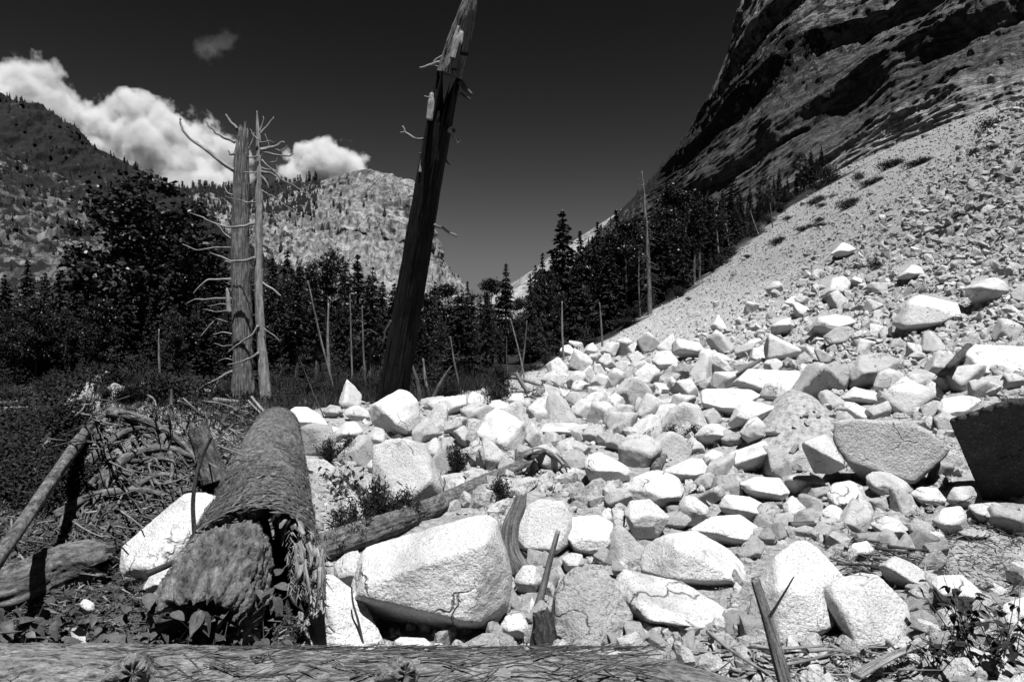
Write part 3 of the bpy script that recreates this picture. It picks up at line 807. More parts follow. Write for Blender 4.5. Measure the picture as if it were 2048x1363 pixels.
rock('grey upright rock right of the long smooth boulder', [(1648,767),(1660,740),(1690,725),(1712,728),(1702,752),(1692,778),(1660,783)], [(1664,746,0),(1690,770,0)], 'granite_mid')
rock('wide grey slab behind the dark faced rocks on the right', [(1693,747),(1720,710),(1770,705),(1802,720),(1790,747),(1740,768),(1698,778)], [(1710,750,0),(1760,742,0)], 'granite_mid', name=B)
rock('rock with black left face and white right face on the right', [(1745,777),(1755,745),(1778,735),(1805,745),(1814,767),(1800,783),(1770,788)], [(1783,742,-.1),(1786,784,-.05)])
rock('white topped rock with grey front right of the black faced rock', [(1803,772),(1815,745),(1850,738),(1879,753),(1870,768),(1840,783),(1815,788)], [(1832,768,-.05),(1822,750,0)])
rock('twin humped flat rock above the smooth grey boulder', [(1681,797),(1700,778),(1730,778),(1756,785),(1759,802),(1740,808),(1700,803)])
rock('tilted rock with dark lower side right of the soil mound', [(1683,817),(1690,802),(1710,805),(1747,827),(1737,840),(1712,841),(1688,830)], [(1700,822,-.05),(1730,836,-.05)])
rock('rough rock left of the giant overhanging boulder top', [(1873,817),(1885,795),(1930,785),(1962,800),(1947,824),(1890,844),(1878,842)], [(1890,826),(1930,822)])
rock('flat topped white rock left of the ridged rock', [(1388,872),(1410,848),(1435,846),(1462,866),(1445,882),(1420,887)], [(1408,868),(1446,870)])
rock('upright white block at the bend of the slope foot', [(1303,722),(1315,702),(1340,700),(1357,722),(1352,738),(1320,741)], [(1316,728,0),(1350,728,0)])
rock('pale rock alone on the slope edge before the trunks', [(1135,722),(1143,708),(1152,708),(1158,722),(1148,730)])
rock('flat rock on gravel high on the slope', [(1660,510),(1685,484),(1702,490),(1712,500),(1680,512)], th=.6)

TRACED = list(ROCKS_PX)

# --- 300 rocks in all stand as things: the rest of them by size, from a few shared shapes
def unit_rocks(n, lod, seed, chips, rough=1.0):
    """jointed blocks: three skewed pairs of faces, corners cut off"""
    out = []
    for k in range(n):
        r = np.random.default_rng(seed + k)
        ax = np.linalg.qr(r.normal(size=(3, 3)))[0]; pl = []
        for a, hh in zip(ax, (r.uniform(.75, 1), r.uniform(.5, .85), r.uniform(.4, .65))):
            for sg in (1, -1):
                nn = unit(sg * a + r.normal(0, .22, 3)); pl.append((nn, hh * r.uniform(.85, 1.1)))
        for _ in range(chips):
            nn = unit(r.normal(size=3)); pl.append((nn, r.uniform(.55, .85)))
        Nn = np.array([a for a, _ in pl]); Hh = np.array([b for _, b in pl])
        D, Fc = ico(lod)
        q = np.maximum(D @ Nn.T, 0) / Hh; km = q.max(1, keepdims=True)
        V = D / (km * (np.power(q / km, 160).sum(1, keepdims=True) ** (1 / 160)))
        if lod > 2:
            s1 = fbm(V * 2.6 + k * 5.1, 4, k)
            V = V * (1 + rough * (0.03 * (np.round(s1 * 5) / 5 * .6 + s1 * .4) + .012 * ridged(V * 5, 3, k + 4) + .012 * fbm(V * 17, 3, k + 2)))[:, None]
        out.append((V - V.mean(0), Fc))
    return out

def unit(v): return v / (np.linalg.norm(v, axis=-1, keepdims=True) + 1e-9)

def free(px, py, r, k=0.85):
    for x, y, a, b in ROCKS_PX:
        if ((px - x) / (a + r * k)) ** 2 + ((py - y) / (b + r * k)) ** 2 < 1: return False
    return True

def edge_dist(px, py):
    """how far right of the slide's left edge, in photograph pixels"""
    ex = np.interp(-py, [-1000, -775, -700, -631, -540, -425, -340, -300], [600, 985, 1150, 1300, 1430, 1560, 1700, 1780])
    return px - ex

def in_talus(px, py, H=None):
    H = hit(px, py) if H is None else H
    return ~np.isnan(H[:, 0]) & (rubble_mask(np.nan_to_num(H[:, 0]), np.nan_to_num(H[:, 1], nan=1)) > 0.5)

shapes = [mesh_np('rock', V, Fc, True) for V, Fc in unit_rocks(18, 4, 500, 5)]
for me in shapes: me.materials.append(M['granite'])
# zone: (count, x range, y range, size px range, label, group)
zones = [
 (85, (640, 1420), (800, 935), (34, 84), 'white angular rock packed in the pale rubble before the dark trees', 'white rocks packed before the trees'),
 (45, (1100, 1560), (690, 800), (22, 48), 'pale broken rock on the lower slope near the half buried logs', 'broken rocks on the lower slope'),
 (60, (1400, 2048), (500, 735), (16, 44), 'pale rock lying loose on the coarse upper talus slope', 'loose rocks on the upper talus'),
 (75, (1240, 2040), (760, 1110), (34, 84), 'grey white rock filling a gap between the larger boulders', 'gap filling rocks between boulders'),
 (30, (1000, 2000), (1060, 1290), (26, 70), 'small pale stone on gravel between the front boulders', 'small stones between the front boulders'),
]
for cnt, xr, yr, sr, lab, grp in zones:
    got = 0; tries = 0
    while got < cnt and tries < 6000:
        tries += 1
        px, py = random.uniform(*xr), random.uniform(*yr)
        s = sr[0] + (sr[1] - sr[0]) * random.random() ** 1.8
        if yr[1] == 735: s *= 0.5 + 0.5 * max(0, min(1, (py - 520) / 190))
        if (yr[1] == 735 and edge_dist(np.array([px]), np.array([py]))[0] < 170) or not free(px, py, s / 2, 0.5) or (1500 < px < 1670 and 800 < py < 930) or (px > 1880 and 1060 < py < 1170): continue
        H = hit([px], [py + s * 0.3])
        if not in_talus([px], [py + s * 0.3], H)[0]: continue
        x, y, z = H[0]
        r = 0.72 * s / F * y
        o = bpy.data.objects.new('rock', random.choice(shapes))
        o.location = (x, y + r * .3, float(terr(x, y)) + r * random.uniform(.2, .7))
        o.rotation_euler = (random.uniform(-.8, .8), random.uniform(-.8, .8), random.uniform(0, 6.28))
        o.scale = (r * 1.1, r * 1.1, r * random.uniform(.9, 1.2))
        COL.objects.link(o); tag(o, lab, 'rock', grp)
        ROCKS_PX.append((px, py, s / 2, s / 2)); got += 1

# --- the countless small stones
def scatter_stones(name, n, size_fn, templates, accept, seed, mat='rubble', flat=True, xr=(560, 2300), yr=(190, 1420)):
    r = np.random.default_rng(seed)
    px = r.uniform(*xr, n); py = r.uniform(*yr, n)
    H = np.concatenate([hit(px[i:i+4000], py[i:i+4000]) for i in range(0, n, 4000)])
    ok = ~np.isnan(H[:, 0])
    px, py, H = px[ok], py[ok], H[ok]
    ok = (rubble_mask(H[:, 0], H[:, 1]) > 0.5) & accept(px, py, r)
    px, py, H = px[ok], py[ok], H[ok]
    s = size_fn(px, py, r)
    keep = np.ones(len(px), bool)                      # small stones lie between the boulders, not in them
    for bx, by, ba, bb in TRACED:
        if ba > 16: keep &= ((px - bx) / (ba * .78 + s * .38)) ** 2 + ((py - by + .14 * bb) / (bb * .76 + s * .38)) ** 2 > 1
    px, py, H, s = px[keep], py[keep], H[keep], s[keep]
    rad = 0.68 * s / F * H[:, 1]
    V = []; Fs = []; SH = []; n0 = 0
    which = r.integers(0, len(templates), len(rad))
    for k, (tv, tf) in enumerate(templates):
        i = np.where(which == k)[0]
        if len(i) == 0: continue
        a = r.uniform(0, 2 * math.pi, len(i)); b_ = r.uniform(-1.3, 1.3, len(i))
        ca, sa, cb, sb = np.cos(a), np.sin(a), np.cos(b_), np.sin(b_)
        T = tv[None] * rad[i][:, None, None] * r.uniform(.75, 1.25, (len(i), 1, 3))
        x = T[..., 0] * cb[:, None] - T[..., 2] * sb[:, None]; z = T[..., 0] * sb[:, None] + T[..., 2] * cb[:, None]
        y = T[..., 1]
        X = x * ca[:, None] - y * sa[:, None]; Yv = x * sa[:, None] + y * ca[:, None]
        c = H[i]; gz = terr(c[:, 0], c[:, 1]) + r.uniform(.0, .55, len(i)) * rad[i]
        W = np.stack([X + c[:, :1], Yv + c[:, 1:2], z + gz[:, None]], -1)
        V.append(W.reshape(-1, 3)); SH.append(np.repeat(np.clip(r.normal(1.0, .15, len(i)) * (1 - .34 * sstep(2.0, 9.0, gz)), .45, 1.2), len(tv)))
        Fs.append((tf[None] + (np.arange(len(i)) * len(tv))[:, None, None] + n0).reshape(-1, 3)); n0 += W.shape[0] * W.shape[1]
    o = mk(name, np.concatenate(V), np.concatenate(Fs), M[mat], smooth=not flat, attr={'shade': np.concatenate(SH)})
    return o

def hull_rocks(n, k, seed):
    out = []
    r = np.random.default_rng(seed)
    for _ in range(n):
        p = r.normal(size=(k, 3)); p /= np.linalg.norm(p, axis=1, keepdims=True); p *= np.array([1, r.uniform(.6, .95), r.uniform(.45, .8)])
        bm = bmesh.new()
        for q in p: bm.verts.new(q)
        g = bmesh.ops.convex_hull(bm, input=bm.verts)
        bmesh.ops.delete(bm, geom=[v for v in bm.verts if not v.link_faces], context='VERTS')
        bm.verts.index_update()
        out.append((np.array([v.co[:] for v in bm.verts]), np.array([[v.index for v in f.verts] for f in bm.faces])))
        bm.free()
    return out

def soil(px, py):
    return ((((px - 1580) / 88) ** 2 + ((py - 865) / 70) ** 2) < 1) | ((((px - 1985) / 110) ** 2 + ((py - 1115) / 55) ** 2) < 1)

def sz_small(px, py, r):
    e = edge_dist(px, py)
    u = r.random(len(px))
    base = np.where(py < 760, 3.5 + 6.5 * sstep(20, 380, e), 6 + 5 * sstep(760, 900, py))
    fine = 0.55 + 0.45 * sstep(60, 260, e)
    return np.maximum(base * (0.55 + 1.7 * u ** 3.5) * np.where(py < 700, fine, 1), 2.6)

def sz_mid(px, py, r):
    e = edge_dist(px, py)
    u = r.random(len(px))
    base = np.where(py < 740, 7 + 3.5 * sstep(100, 500, e) + 4 * sstep(560, 740, py), 17 + 8 * sstep(740, 950, py))
    return base * (0.7 + 1.5 * u ** 3)
o = scatter_stones('rubble', 52000, sz_small, hull_rocks(16, 10, 900), lambda x, y, r: r.random(len(x)) < np.where(y > 900, 0.6, 1.0) * np.where(soil(x, y), .12, 1), 901)
tag(o, 'countless small pale stones covering the talus slope and slide', 'rubble', kind='stuff')
o = scatter_stones('rubble', 34000, lambda x, y, r: 2.4 + 3.2 * r.random(len(x)) ** 2, hull_rocks(12, 7, 950), lambda x, y, r: y < 760, 903, xr=(1000, 2150), yr=(190, 760))
tag(o, 'fine scree of small stones on the upper slope', 'rubble', kind='stuff')
mid_t = [(V, Fc) for V, Fc in unit_rocks(14, 2, 700, 4)]
o = scatter_stones('rubble', 9500, sz_mid, mid_t, lambda x, y, r: (r.random(len(x)) < np.clip(0.12 + 0.75 * sstep(60, 350, edge_dist(x, y)), 0, 1) * np.where(y > 900, 0.75, 1.0) * np.where(soil(x, y), 0, 1)) , 902)
tag(o, 'fist to head sized pale stones between the larger rocks', 'rubble', kind='stuff')

# ------------------------------------------------------------------ wood: tubes along a path
def catmull(pts, n):
    p = np.asarray(pts, float)
    if len(p) == 2:
        t = np.linspace(0, 1, n)[:, None]; return p[0] * (1 - t) + p[1] * t
    q = np.vstack([2 * p[0] - p[1], p, 2 * p[-1] - p[-2]])
    seg = np.linspace(0, len(p) - 1 - 1e-6, n); k = seg.astype(int); t = (seg - k)[:, None]
    a, b_, c, d = q[k], q[k+1], q[k+2], q[k+3]
    return 0.5 * ((2*b_) + (c-a)*t + (2*a-5*b_+4*c-d)*t*t + (3*b_-a-3*c+d)*t**3)

def tube(path, rad, ns=8, nr=None, bark_amp=0.0, freq=(9, 1.2), seed=0, jag=0.0, flat=1.0, cap=True, lump=0.0, hollow=0.5):
    """tapered tube; bark_amp: furrow depth as a share of the radius; jag: ragged far end (metres)"""
    nr = nr or max(len(path), 2)
    C = catmull(path, nr * 4)
    al = np.concatenate([[0], np.cumsum(np.linalg.norm(np.diff(C, axis=0), axis=1))])
    kn = np.interp(np.linspace(0, len(path) - 1, len(rad)), np.linspace(0, len(path) - 1, nr * 4), al)   # radii stay with their path points
    aq = np.linspace(0, al[-1], nr)
    C = np.stack([np.interp(aq, al, C[:, k]) for k in range(3)], -1)
    R = np.interp(aq, kn, rad)
    Tn = np.gradient(C, axis=0); Tn /= np.linalg.norm(Tn, axis=1, keepdims=True) + 1e-9
    ref = np.array([0, 0, 1.0]) if abs(C[-1, 2] - C[0, 2]) < 0.75 * np.linalg.norm(C[-1] - C[0]) else np.array([0, 1.0, 0])
    A = np.cross(Tn, ref); A /= np.linalg.norm(A, axis=1, keepdims=True) + 1e-9
    Bn = np.cross(Tn, A)
    th = np.linspace(0, 2 * math.pi, ns, endpoint=False)
    ln = np.concatenate([[0], np.cumsum(np.linalg.norm(np.diff(C, axis=0), axis=1))])
    ct, st = np.cos(th)[None, :], np.sin(th)[None, :]
    rr = R[:, None] * np.ones((1, ns))
    q = np.stack([ct * freq[0] * .35 + 0 * rr, st * freq[0] * .35 + 0 * rr, ln[:, None] * freq[1] + 0 * rr], -1)
    if bark_amp: rr = rr * (1 + bark_amp * ridged(q, 4, seed))
    if lump: rr = rr * (1 + lump * fbm(np.stack([ct * 1.1 + 0 * rr, st * 1.1 + 0 * rr, ln[:, None] * 1.3 + 0 * rr], -1), 4, seed + 9))
    V = C[:, None, :] + A[:, None, :] * (ct * rr)[..., None] + Bn[:, None, :] * (st * rr * flat)[..., None]
    lnv = ln[:, None] + 0 * rr
    if jag:
        k = max(2, min(nr // 6, int(jag * 2.2 / max(ln[-1], 1e-6) * nr) + 2))
        off = jag * (np.abs(vnoise(np.stack([th * 2.3, 0 * th, 0 * th + seed], -1), seed)) + 0.6 * np.abs(vnoise(np.stack([th * 7, 0 * th, 0 * th + seed], -1), seed + 1)))
        wgt = np.linspace(0, 1, k)[:, None]
        V[-k:] -= (Tn[-1][None, None, :] * (off[None, :] * wgt)[..., None]); lnv[-k:] -= off[None, :] * wgt
    TC = np.stack([ct * np.maximum(R[:, None], 0.01), st * np.maximum(R[:, None], 0.01), lnv], -1)
    i = np.arange(nr * ns).reshape(nr, ns); j = np.roll(i, -1, 1)
    Q = np.stack([i[:-1], j[:-1], j[1:], i[1:]], -1).reshape(-1, 4)
    Vf = V.reshape(-1, 3); T = TC.reshape(-1, 3)
    T3 = np.concatenate([Q[:, [0, 1, 2]], Q[:, [0, 2, 3]]])
    if cap:
        n = len(Vf)
        c0 = C[0] + Tn[0] * R[0] * 0.15; c1 = V[-1].mean(0) - Tn[-1] * R[-1] * hollow
        Vf = np.vstack([Vf, c0, c1]); T = np.vstack([T, T[0], T[-1]])
        T3 = np.concatenate([T3, np.stack([j[0], i[0], np.full(ns, n)], -1), np.stack([i[-1], j[-1], np.full(ns, n + 1)], -1)])
    return Vf, T3, T + seed * 1.37

def pxpath(pts):
    return [at(*p) for p in pts]

def wood(name, mat, path, rad, parent=None, origin=None, **kw):
    V, Fc, T = tube(path, rad, **kw)
    return mk(name, V, Fc, M[mat], parent, origin, smooth=kw.get('ns', 8) > 5, tc=T)

def stub_branch(parent, org, mat, pts, Y, w0, w1, seed, name='branch', dY=0.0):
    """a branch given by photograph pixels; w in pixels"""
    n = len(pts)
    ys = [Y + dY * k / max(n - 1, 1) for k in range(n)]
    rj = random.Random(seed)
    fine = []
    for k in range(n - 1):
        for f in (0, .5): fine.append((pts[k][0] * (1 - f) + pts[k+1][0] * f + rj.uniform(-1.1, 1.1) * (k + f > 0), pts[k][1] * (1 - f) + pts[k+1][1] * f + rj.uniform(-1.1, 1.1) * (k + f > 0), ys[k]))
    fine.append((pts[-1][0], pts[-1][1], ys[-1]))
    path = [at(*q) for q in fine]
    return wood(name, mat, path, [w0 / 2 / F * Y, w1 / 2 / F * Y], parent, org, ns=7, nr=max(8, 5 * n), bark_amp=0.22, lump=0.3, freq=(6, 8), seed=seed)

# --- the leaning dead cedar, bark near black
base = at(783, 800, 17.5)
T0 = empty('dead_cedar', base, 'huge dark leaning dead cedar trunk with broken pale top', 'dead tree')
main = [(783,812,17.6),(798,720,17.2),(816,610,16.8),(840,470,16.2),(862,340,15.7),(884,220,15.3),(903,128,15.0)]
wood('trunk', 'cedar_bark', pxpath(main), [.40,.345,.32,.305,.285,.275,.255], T0, base, ns=120, nr=260, bark_amp=0.10, freq=(26, .55), seed=3, jag=1.0, lump=0.06)
wood('broken_top', 'grey_bark', pxpath([(897,150,15.0),(914,90,14.85),(930,40,14.7),(940,5,14.6),(950,-45,14.5)]), [.245,.215,.175,.13,.06], T0, base, ns=90, nr=120, bark_amp=0.22, freq=(22, .8), seed=4, jag=1.3, lump=0.3)
def slab(parent, org, mat, pts, Y, wpx, thick, seed, name='splinter', tip=0.3):
    path = [at(px, py, Y) for px, py in pts]
    V, Fc, T = tube(path, [wpx / 2 / F * Y, wpx / 2 / F * Y * 1.05, wpx / 2 / F * Y * tip], ns=10, nr=24, bark_amp=.2, freq=(8, 4), seed=seed, flat=thick, jag=wpx / F * Y * 0.9)
    return mk(name, V, Fc, M[mat], parent, org, tc=T)
slab(T0, base, 'bare_wood', [(858,240),(862,205),(864,178)], 15.0, 13, .5, 5)
slab(T0, base, 'bare_wood', [(906,118),(918,80),(925,55)], 14.5, 15, .4, 8)
slab(T0, base, 'bare_wood', [(840,345),(846,310),(850,290)], 15.5, 7, .5, 6)
slab(T0, base, 'bare_wood', [(905,110),(911,75),(918,48)], 14.55, 9, .5, 7)
slab(T0, base, 'cedar_bark', [(928,110),(940,30),(949,-20)], 14.55, 16, .5, 9)
slab(T0, base, 'cedar_bark', [(908,140),(918,90),(926,60)], 14.5, 11, .5, 19)
for k, (pts, w0, w1, mt, Yb) in enumerate([
    ([(888,122),(872,125),(858,131),(839,136)], 8, 4, 'branch_grey', 15.0), ([(886,112),(872,119),(866,124)], 6, 3, 'branch_grey', 15.0),
    ([(885,132),(870,132),(852,133)], 4, 2, 'branch_grey', 15.0),
    ([(862,195),(855,195),(848,193)], 4, 3, 'branch_grey', 15.3), ([(862,236),(853,240)], 5, 3, 'twig', 15.3),
    ([(850,279),(836,278),(822,272),(811,264),(805,252)], 6, 3, 'branch_grey', 15.6), ([(811,264),(800,265)], 4, 2, 'branch_grey', 15.6),
    ([(918,163),(930,175),(944,190)], 11, 6, 'twig', 15.0), ([(916,185),(930,193),(942,200)], 6, 4, 'twig', 15.0),
    ([(898,257),(908,270),(917,284)], 12, 8, 'bare_wood', 15.2), ([(890,318),(900,330)], 5, 2, 'twig', 15.4),
    ([(868,449),(886,456),(902,466),(914,473)], 6, 4, 'branch_grey', 15.9), ([(842,392),(826,391),(815,393)], 5, 3, 'branch_grey', 16.0),
    ([(845,306),(838,307)], 4, 3, 'twig', 15.6), ([(782,640),(770,660),(765,690)], 5, 2, 'twig', 16.6), ([(905,262),(910,258)], 8, 4, 'cedar_bark', 15.0)]):
    stub_branch(T0, base, mt, pts, Yb, w0, w1, 20 + k)

# --- the twin grey snags
b1 = at(488, 832, 20)
T1 = empty('dead_tree', b1, 'thick grey dead trunk with ragged flat top and bare branches', 'dead tree')
wood('trunk', 'grey_bark', pxpath([(489,845,20),(487,800,20),(485,700,20),(483,600,20),(481,480,20),(482,380,20),(484,300,20),(488,238,20)]),
     [.36,.31,.265,.25,.225,.21,.19,.14], T1, b1, ns=72, nr=240, bark_amp=0.15, freq=(18, 1.3), seed=41, jag=.55, lump=.14)
slab(T1, b1, 'bare_wood', [(458,625),(456,595),(453,572)], 19.8, 9, .5, 42)
br1 = [([(470,341),(441,322),(420,305),(397,288),(378,275),(366,261),(362,248),(361,236)], 7, 3), ([(397,288),(393,283)], 3, 2),
 ([(470,285),(448,275),(432,265),(420,254),(412,242)], 5, 2), ([(474,258),(463,245),(452,229)], 5, 3), ([(470,307),(461,308),(456,300)], 4, 2),
 ([(463,495),(430,495),(392,501),(365,488)], 3.5, 1.5), ([(463,559),(440,558),(416,559),(400,572),(386,588)], 4, 2),
 ([(464,597),(427,597),(393,599),(371,608)], 4, 1.5), ([(465,647),(434,638),(418,652),(400,674)], 3.5, 2), ([(466,742),(450,748),(438,756),(410,770),(393,784),(380,798),(373,815)], 5, 3),
 ([(464,610),(440,608),(415,612)], 2.5, 1), ([(464,620),(430,622),(405,618)], 2.5, 1), ([(466,668),(445,664),(425,668)], 2.5, 1), ([(466,690),(445,692),(428,686)], 2.5, 1), ([(466,720),(450,716),(436,722)], 2.5, 1),
 ([(468,390),(455,385),(449,375),(450,368)], 3, 1.5), ([(468,480),(452,470),(440,455),(425,445)], 3, 1.5), ([(497,300),(506,280),(508,265)], 3, 1.5), ([(468,528),(458,524),(452,523)], 5, 5), ([(474,260),(470,248)], 3, 1),
 ([(438,756),(430,775),(418,800),(412,815)], 3, 2)]
for k, (pts, w0, w1) in enumerate(br1): stub_branch(T1, b1, 'branch_grey' if k % 3 else 'bare_wood', pts, 19.9, w0 * 1.15, w1 * 1.15, 60 + k)
b2 = at(535, 832, 19)
T2 = empty('dead_tree', b2, 'slender pale dead trunk with pointed top beside the thick snag', 'dead tree')
wood('trunk', 'bare_wood', pxpath([(540,840,19),(533,800,19),(527,740,19),(521,650,19),(517,560,19),(518,430,19),(519,340,19),(517,280,19),(515,250,19),(514,222,19)]),
     [.20,.155,.13,.118,.112,.10,.085,.065,.04,.012], T2, b2, ns=40, nr=200, bark_amp=0.09, freq=(14, 1.6), seed=43, lump=.16)
br2 = [([(521,300),(540,296),(556,291),(564,285),(569,284)], 7, 4), ([(522,304),(545,308),(562,312),(580,311),(587,306)], 4, 2), ([(520,268),(533,252),(543,240),(547,234)], 4, 2),
 ([(519,264),(525,250),(528,240),(526,233)], 3.5, 1.5), ([(523,320),(535,332),(550,345),(562,357),(585,370),(615,388)], 3.5, 1), ([(523,344),(540,347),(550,352),(553,355)], 6, 3),
 ([(523,352),(531,362),(538,377)], 4, 2), ([(523,380),(545,392),(570,410),(600,430)], 2.5, 1), ([(509,447),(490,452),(470,455),(440,450),(415,440),(400,432),(380,425)], 5, 1.5),
 ([(511,515),(495,521),(480,521),(462,523),(440,512),(420,505)], 5, 2), ([(516,650),(505,668),(492,678),(470,692),(455,705)], 4.5, 2), ([(517,705),(500,716),(486,722),(455,729)], 4.5, 2),
 ([(525,565),(545,578),(562,592)], 4, 2.5), ([(528,657),(545,669),(559,681)], 3, 1.5), ([(515,280),(505,268),(500,258)], 2.5, 1), ([(516,312),(500,314),(494,312)], 3, 2),
 ([(523,335),(545,340),(556,342),(553,330)], 2.5, 1.2), ([(519,285),(540,282),(548,284)], 2.5, 1.2), ([(513,345),(500,346),(488,344)], 3, 2), ([(512,405),(495,404),(470,398),(450,392)], 2.5, 1.2), ([(545,296),(560,302),(572,296),(574,291)], 2.5, 1.5),
 ([(540,325),(553,322),(556,314)], 2, 1), ([(530,268),(536,284),(540,296)], 1.5, 1)]
for k, (pts, w0, w1) in enumerate(br2): stub_branch(T2, b2, 'branch_grey' if k % 2 else 'bare_wood', pts, 18.85, w0 * 1.15, w1 * 1.15, 90 + k)

# --- bare poles standing in the forest edge
poles = [((706,785),(700,588),5.5,'straight pale pole right of the twin snags, left of its leaning neighbour'),((732,785),(724,608),6,'pale pole tilting slightly left, close before the leaning cedar'),
 ((660,765),(657,603),8,'white barked pole with dark leafy top behind the grass'),((673,790),(615,558),6,'long thin dead pole leaning left behind the grass'),
 ((840,800),(819,716),11,'short tapered grey stump leaning left beside the leaning cedar'),((857,782),(846,714),9,'second short pointed stump right of the leaning cedar'),
 ((923,785),(900,670),5,'thin dead pole leaning left in the dark gap near the rubble'),((1017,765),(1013,672),4,'thin vertical pole at the tip of the rubble'),
 ((1128,718),(1124,600),6,'grey trunk under the tallest conifer at the slope edge'),
 ((1205,690),(1199,603),5.5,'pale straight pole at the slope edge below the tall bare tree'),
 ((1281,634),(1278,500),4.5,'slim grey pole left of the tall bare tree'),
 ((1418,540),(1411,478),5,'grey pole standing at the gravel edge below the cliff'),((1440,528),(1434,462),5,'second grey pole at the gravel edge below the cliff'),
 ((349,741),(290,578),6,'dead pole leaning left among dark trees left of the snags'),((322,775),(318,655),6,'vertical dead pole crossing the leaning one at left'),
 ((345,832),(343,775),9,'short broken stump in shade behind the sandy mound'),((652,835),(597,712),3,'thin leaning stick behind the grass'),
 ((1460,505),(1452,440),4,'pole in the upper thicket under the cliff'),((1520,470),(1500,420),4,'leaning pole at the top of the thicket under the cliff'),((1546,455),(1540,405),3.5,'short pole at the top edge of the thicket'),
 ((1052,765),(1020,635),5,'slim curved bare trunk leaning left at the tip of the rubble'),((1040,755),(1054,640),4,'slim bare trunk leaning right at the tip of the rubble'),
 ((860,800),(905,728),9,'grey log propped at an angle right of the leaning cedar'),((60,690),(28,640),4,'broken bent pole among dark trees at far left')]
for k, (bp, tp, wd, lab) in enumerate(poles):
    H = hit1(bp[0], bp[1] + 1); Yp = H[1] if not np.isnan(H[0]) else 60
    p0, p1 = at(bp[0], bp[1] + 8, Yp), at(tp[0], tp[1], Yp)
    og = np.array([p0[0], p0[1], p0[2]])
    pr = empty('dead_pole', og, lab, 'dead tree', 'bare poles at the forest edge')
    mid = (p0 + p1) / 2 + np.array([random.uniform(-.3, .3) * wd / F * Yp * 1.5, 0, 0])
    r0 = .68 * wd / 2 / F * Yp
    wood('trunk', ('grey_bark', 'tree_trunk', 'branch_grey')[k % 3], [p0, mid, p1], [r0 * 1.15, r0, r0 * .55], pr, og, ns=9, nr=30, bark_amp=.08, lump=.1, freq=(8, 2), seed=120 + k, jag=r0 * 2)
    A = Acc(); ln = np.linalg.norm(p1 - p0)
    for q in range(10):
        f = random.uniform(.25, .98); s = p0 * (1 - f) + p1 * f
        an = random.uniform(0, 6.28); L = random.uniform(.02, .12) * ln
        e = s + np.array([math.cos(an) * L, math.sin(an) * L, random.uniform(-.5, .3) * L])
        A.add(*tube([s, e], [r0 * .22, r0 * .06], ns=4, nr=3, seed=q))
    A.mk('twigs', M['twig'], pr, og)['kind'] = 'stuff'

# the tall bare tree by the cliff
H = hit1(1300, 628); Yp = H[1]
og = at(1300, 634, Yp)
T3_ = empty('dead_tree', og, 'tall thin bare tree with drooping dead twigs at the slope edge below the cliff', 'dead tree')
wood('trunk', 'grey_bark', [at(1300,636,Yp), at(1297,540,Yp), at(1292,450,Yp), at(1288,385,Yp), at(1284,342,Yp)], [x / 2 / F * Yp for x in (10,8.5,6.5,4,1.2)], T3_, og, ns=12, nr=60, bark_amp=.1, freq=(8, 1), seed=9, lump=.06)
A = Acc()
for q in range(90):
    f = random.uniform(.15, .98); py = 630 - f * 285; px = 1300 - 15 * f
    L = (4 + 26 * (1 - f) ** .6 * random.random() + 6) / F * Yp; an = random.uniform(0, 6.28)
    s = at(px, py, Yp); e = s + np.array([math.cos(an) * L, math.sin(an) * L, random.uniform(-.45, .15) * L]); mdp = (s + e) / 2 + np.array([0, 0, .12 * L])
    A.add(*tube([s, mdp, e], [.9 / F * Yp, .25 / F * Yp], ns=4, nr=5, seed=q))
A.mk('branches', M['twig'], T3_, og)['kind'] = 'stuff'

# ------------------------------------------------------------------ living trees
def quads(C, Ax, Bx):
    """one quad per centre"""
    V = np.stack([C - Ax - Bx, C + Ax - Bx, C + Ax + Bx, C - Ax + Bx], 1).reshape(-1, 3)
    return V, np.arange(len(V)).reshape(-1, 4)

def unit(v): return v / (np.linalg.norm(v, axis=-1, keepdims=True) + 1e-9)

def conifer_crown(seed, H=10.0, R=2.0, bare=0.12, whorls=30, ragged=0.35, size=0.15, density=1.0):
    r = np.random.default_rng(seed)
    Cs, As, Bs = [], [], []
    gap = r.random(whorls)
    for k in range(whorls):
        f = bare + (1 - bare) * (k + r.uniform(-.3, .3)) / whorls
        if f > 0.995: f = 0.995
        env = R * (1 - f) ** 0.75 * (0.55 + 0.6 * min(1, (f - bare) * 6 + .35)) * (1 - ragged * gap[k])
        nb = int(4 + 5 * r.random())
        a0 = r.uniform(0, 6.28)
        for j in range(nb):
            a = a0 + j * 6.283 / nb + r.uniform(-.35, .35)
            L = max(env * r.uniform(.6, 1.1), .12)
            n = max(3, int(density * L / (size * 0.36)))
            t = r.uniform(.12, 1, n) ** .8
            z = f * H + L * (0.16 * t - 0.5 * t * t * r.uniform(.5, 1.1)) + r.normal(0, .05, n)
            sp = L * 0.20 * (1 - .55 * t)
            side = r.normal(0, 1, n) * sp
            x = np.cos(a) * L * t - np.sin(a) * side; y = np.sin(a) * L * t + np.cos(a) * side
            c = np.stack([x, y, z], -1)
            d = unit(np.stack([np.cos(a) + r.normal(0, .5, n), np.sin(a) + r.normal(0, .5, n), r.normal(-.25, .35, n)], -1))
            up = unit(np.stack([r.normal(0, .5, n), r.normal(0, .5, n), np.ones(n)], -1))
            w_ = unit(np.cross(d, up))
            s = size * r.uniform(.6, 1.3, n)[:, None]
            Cs.append(c); As.append(d * s); Bs.append(w_ * s * .38)
    V, Fc = quads(np.concatenate(Cs), np.concatenate(As), np.concatenate(Bs))
    return V, Fc

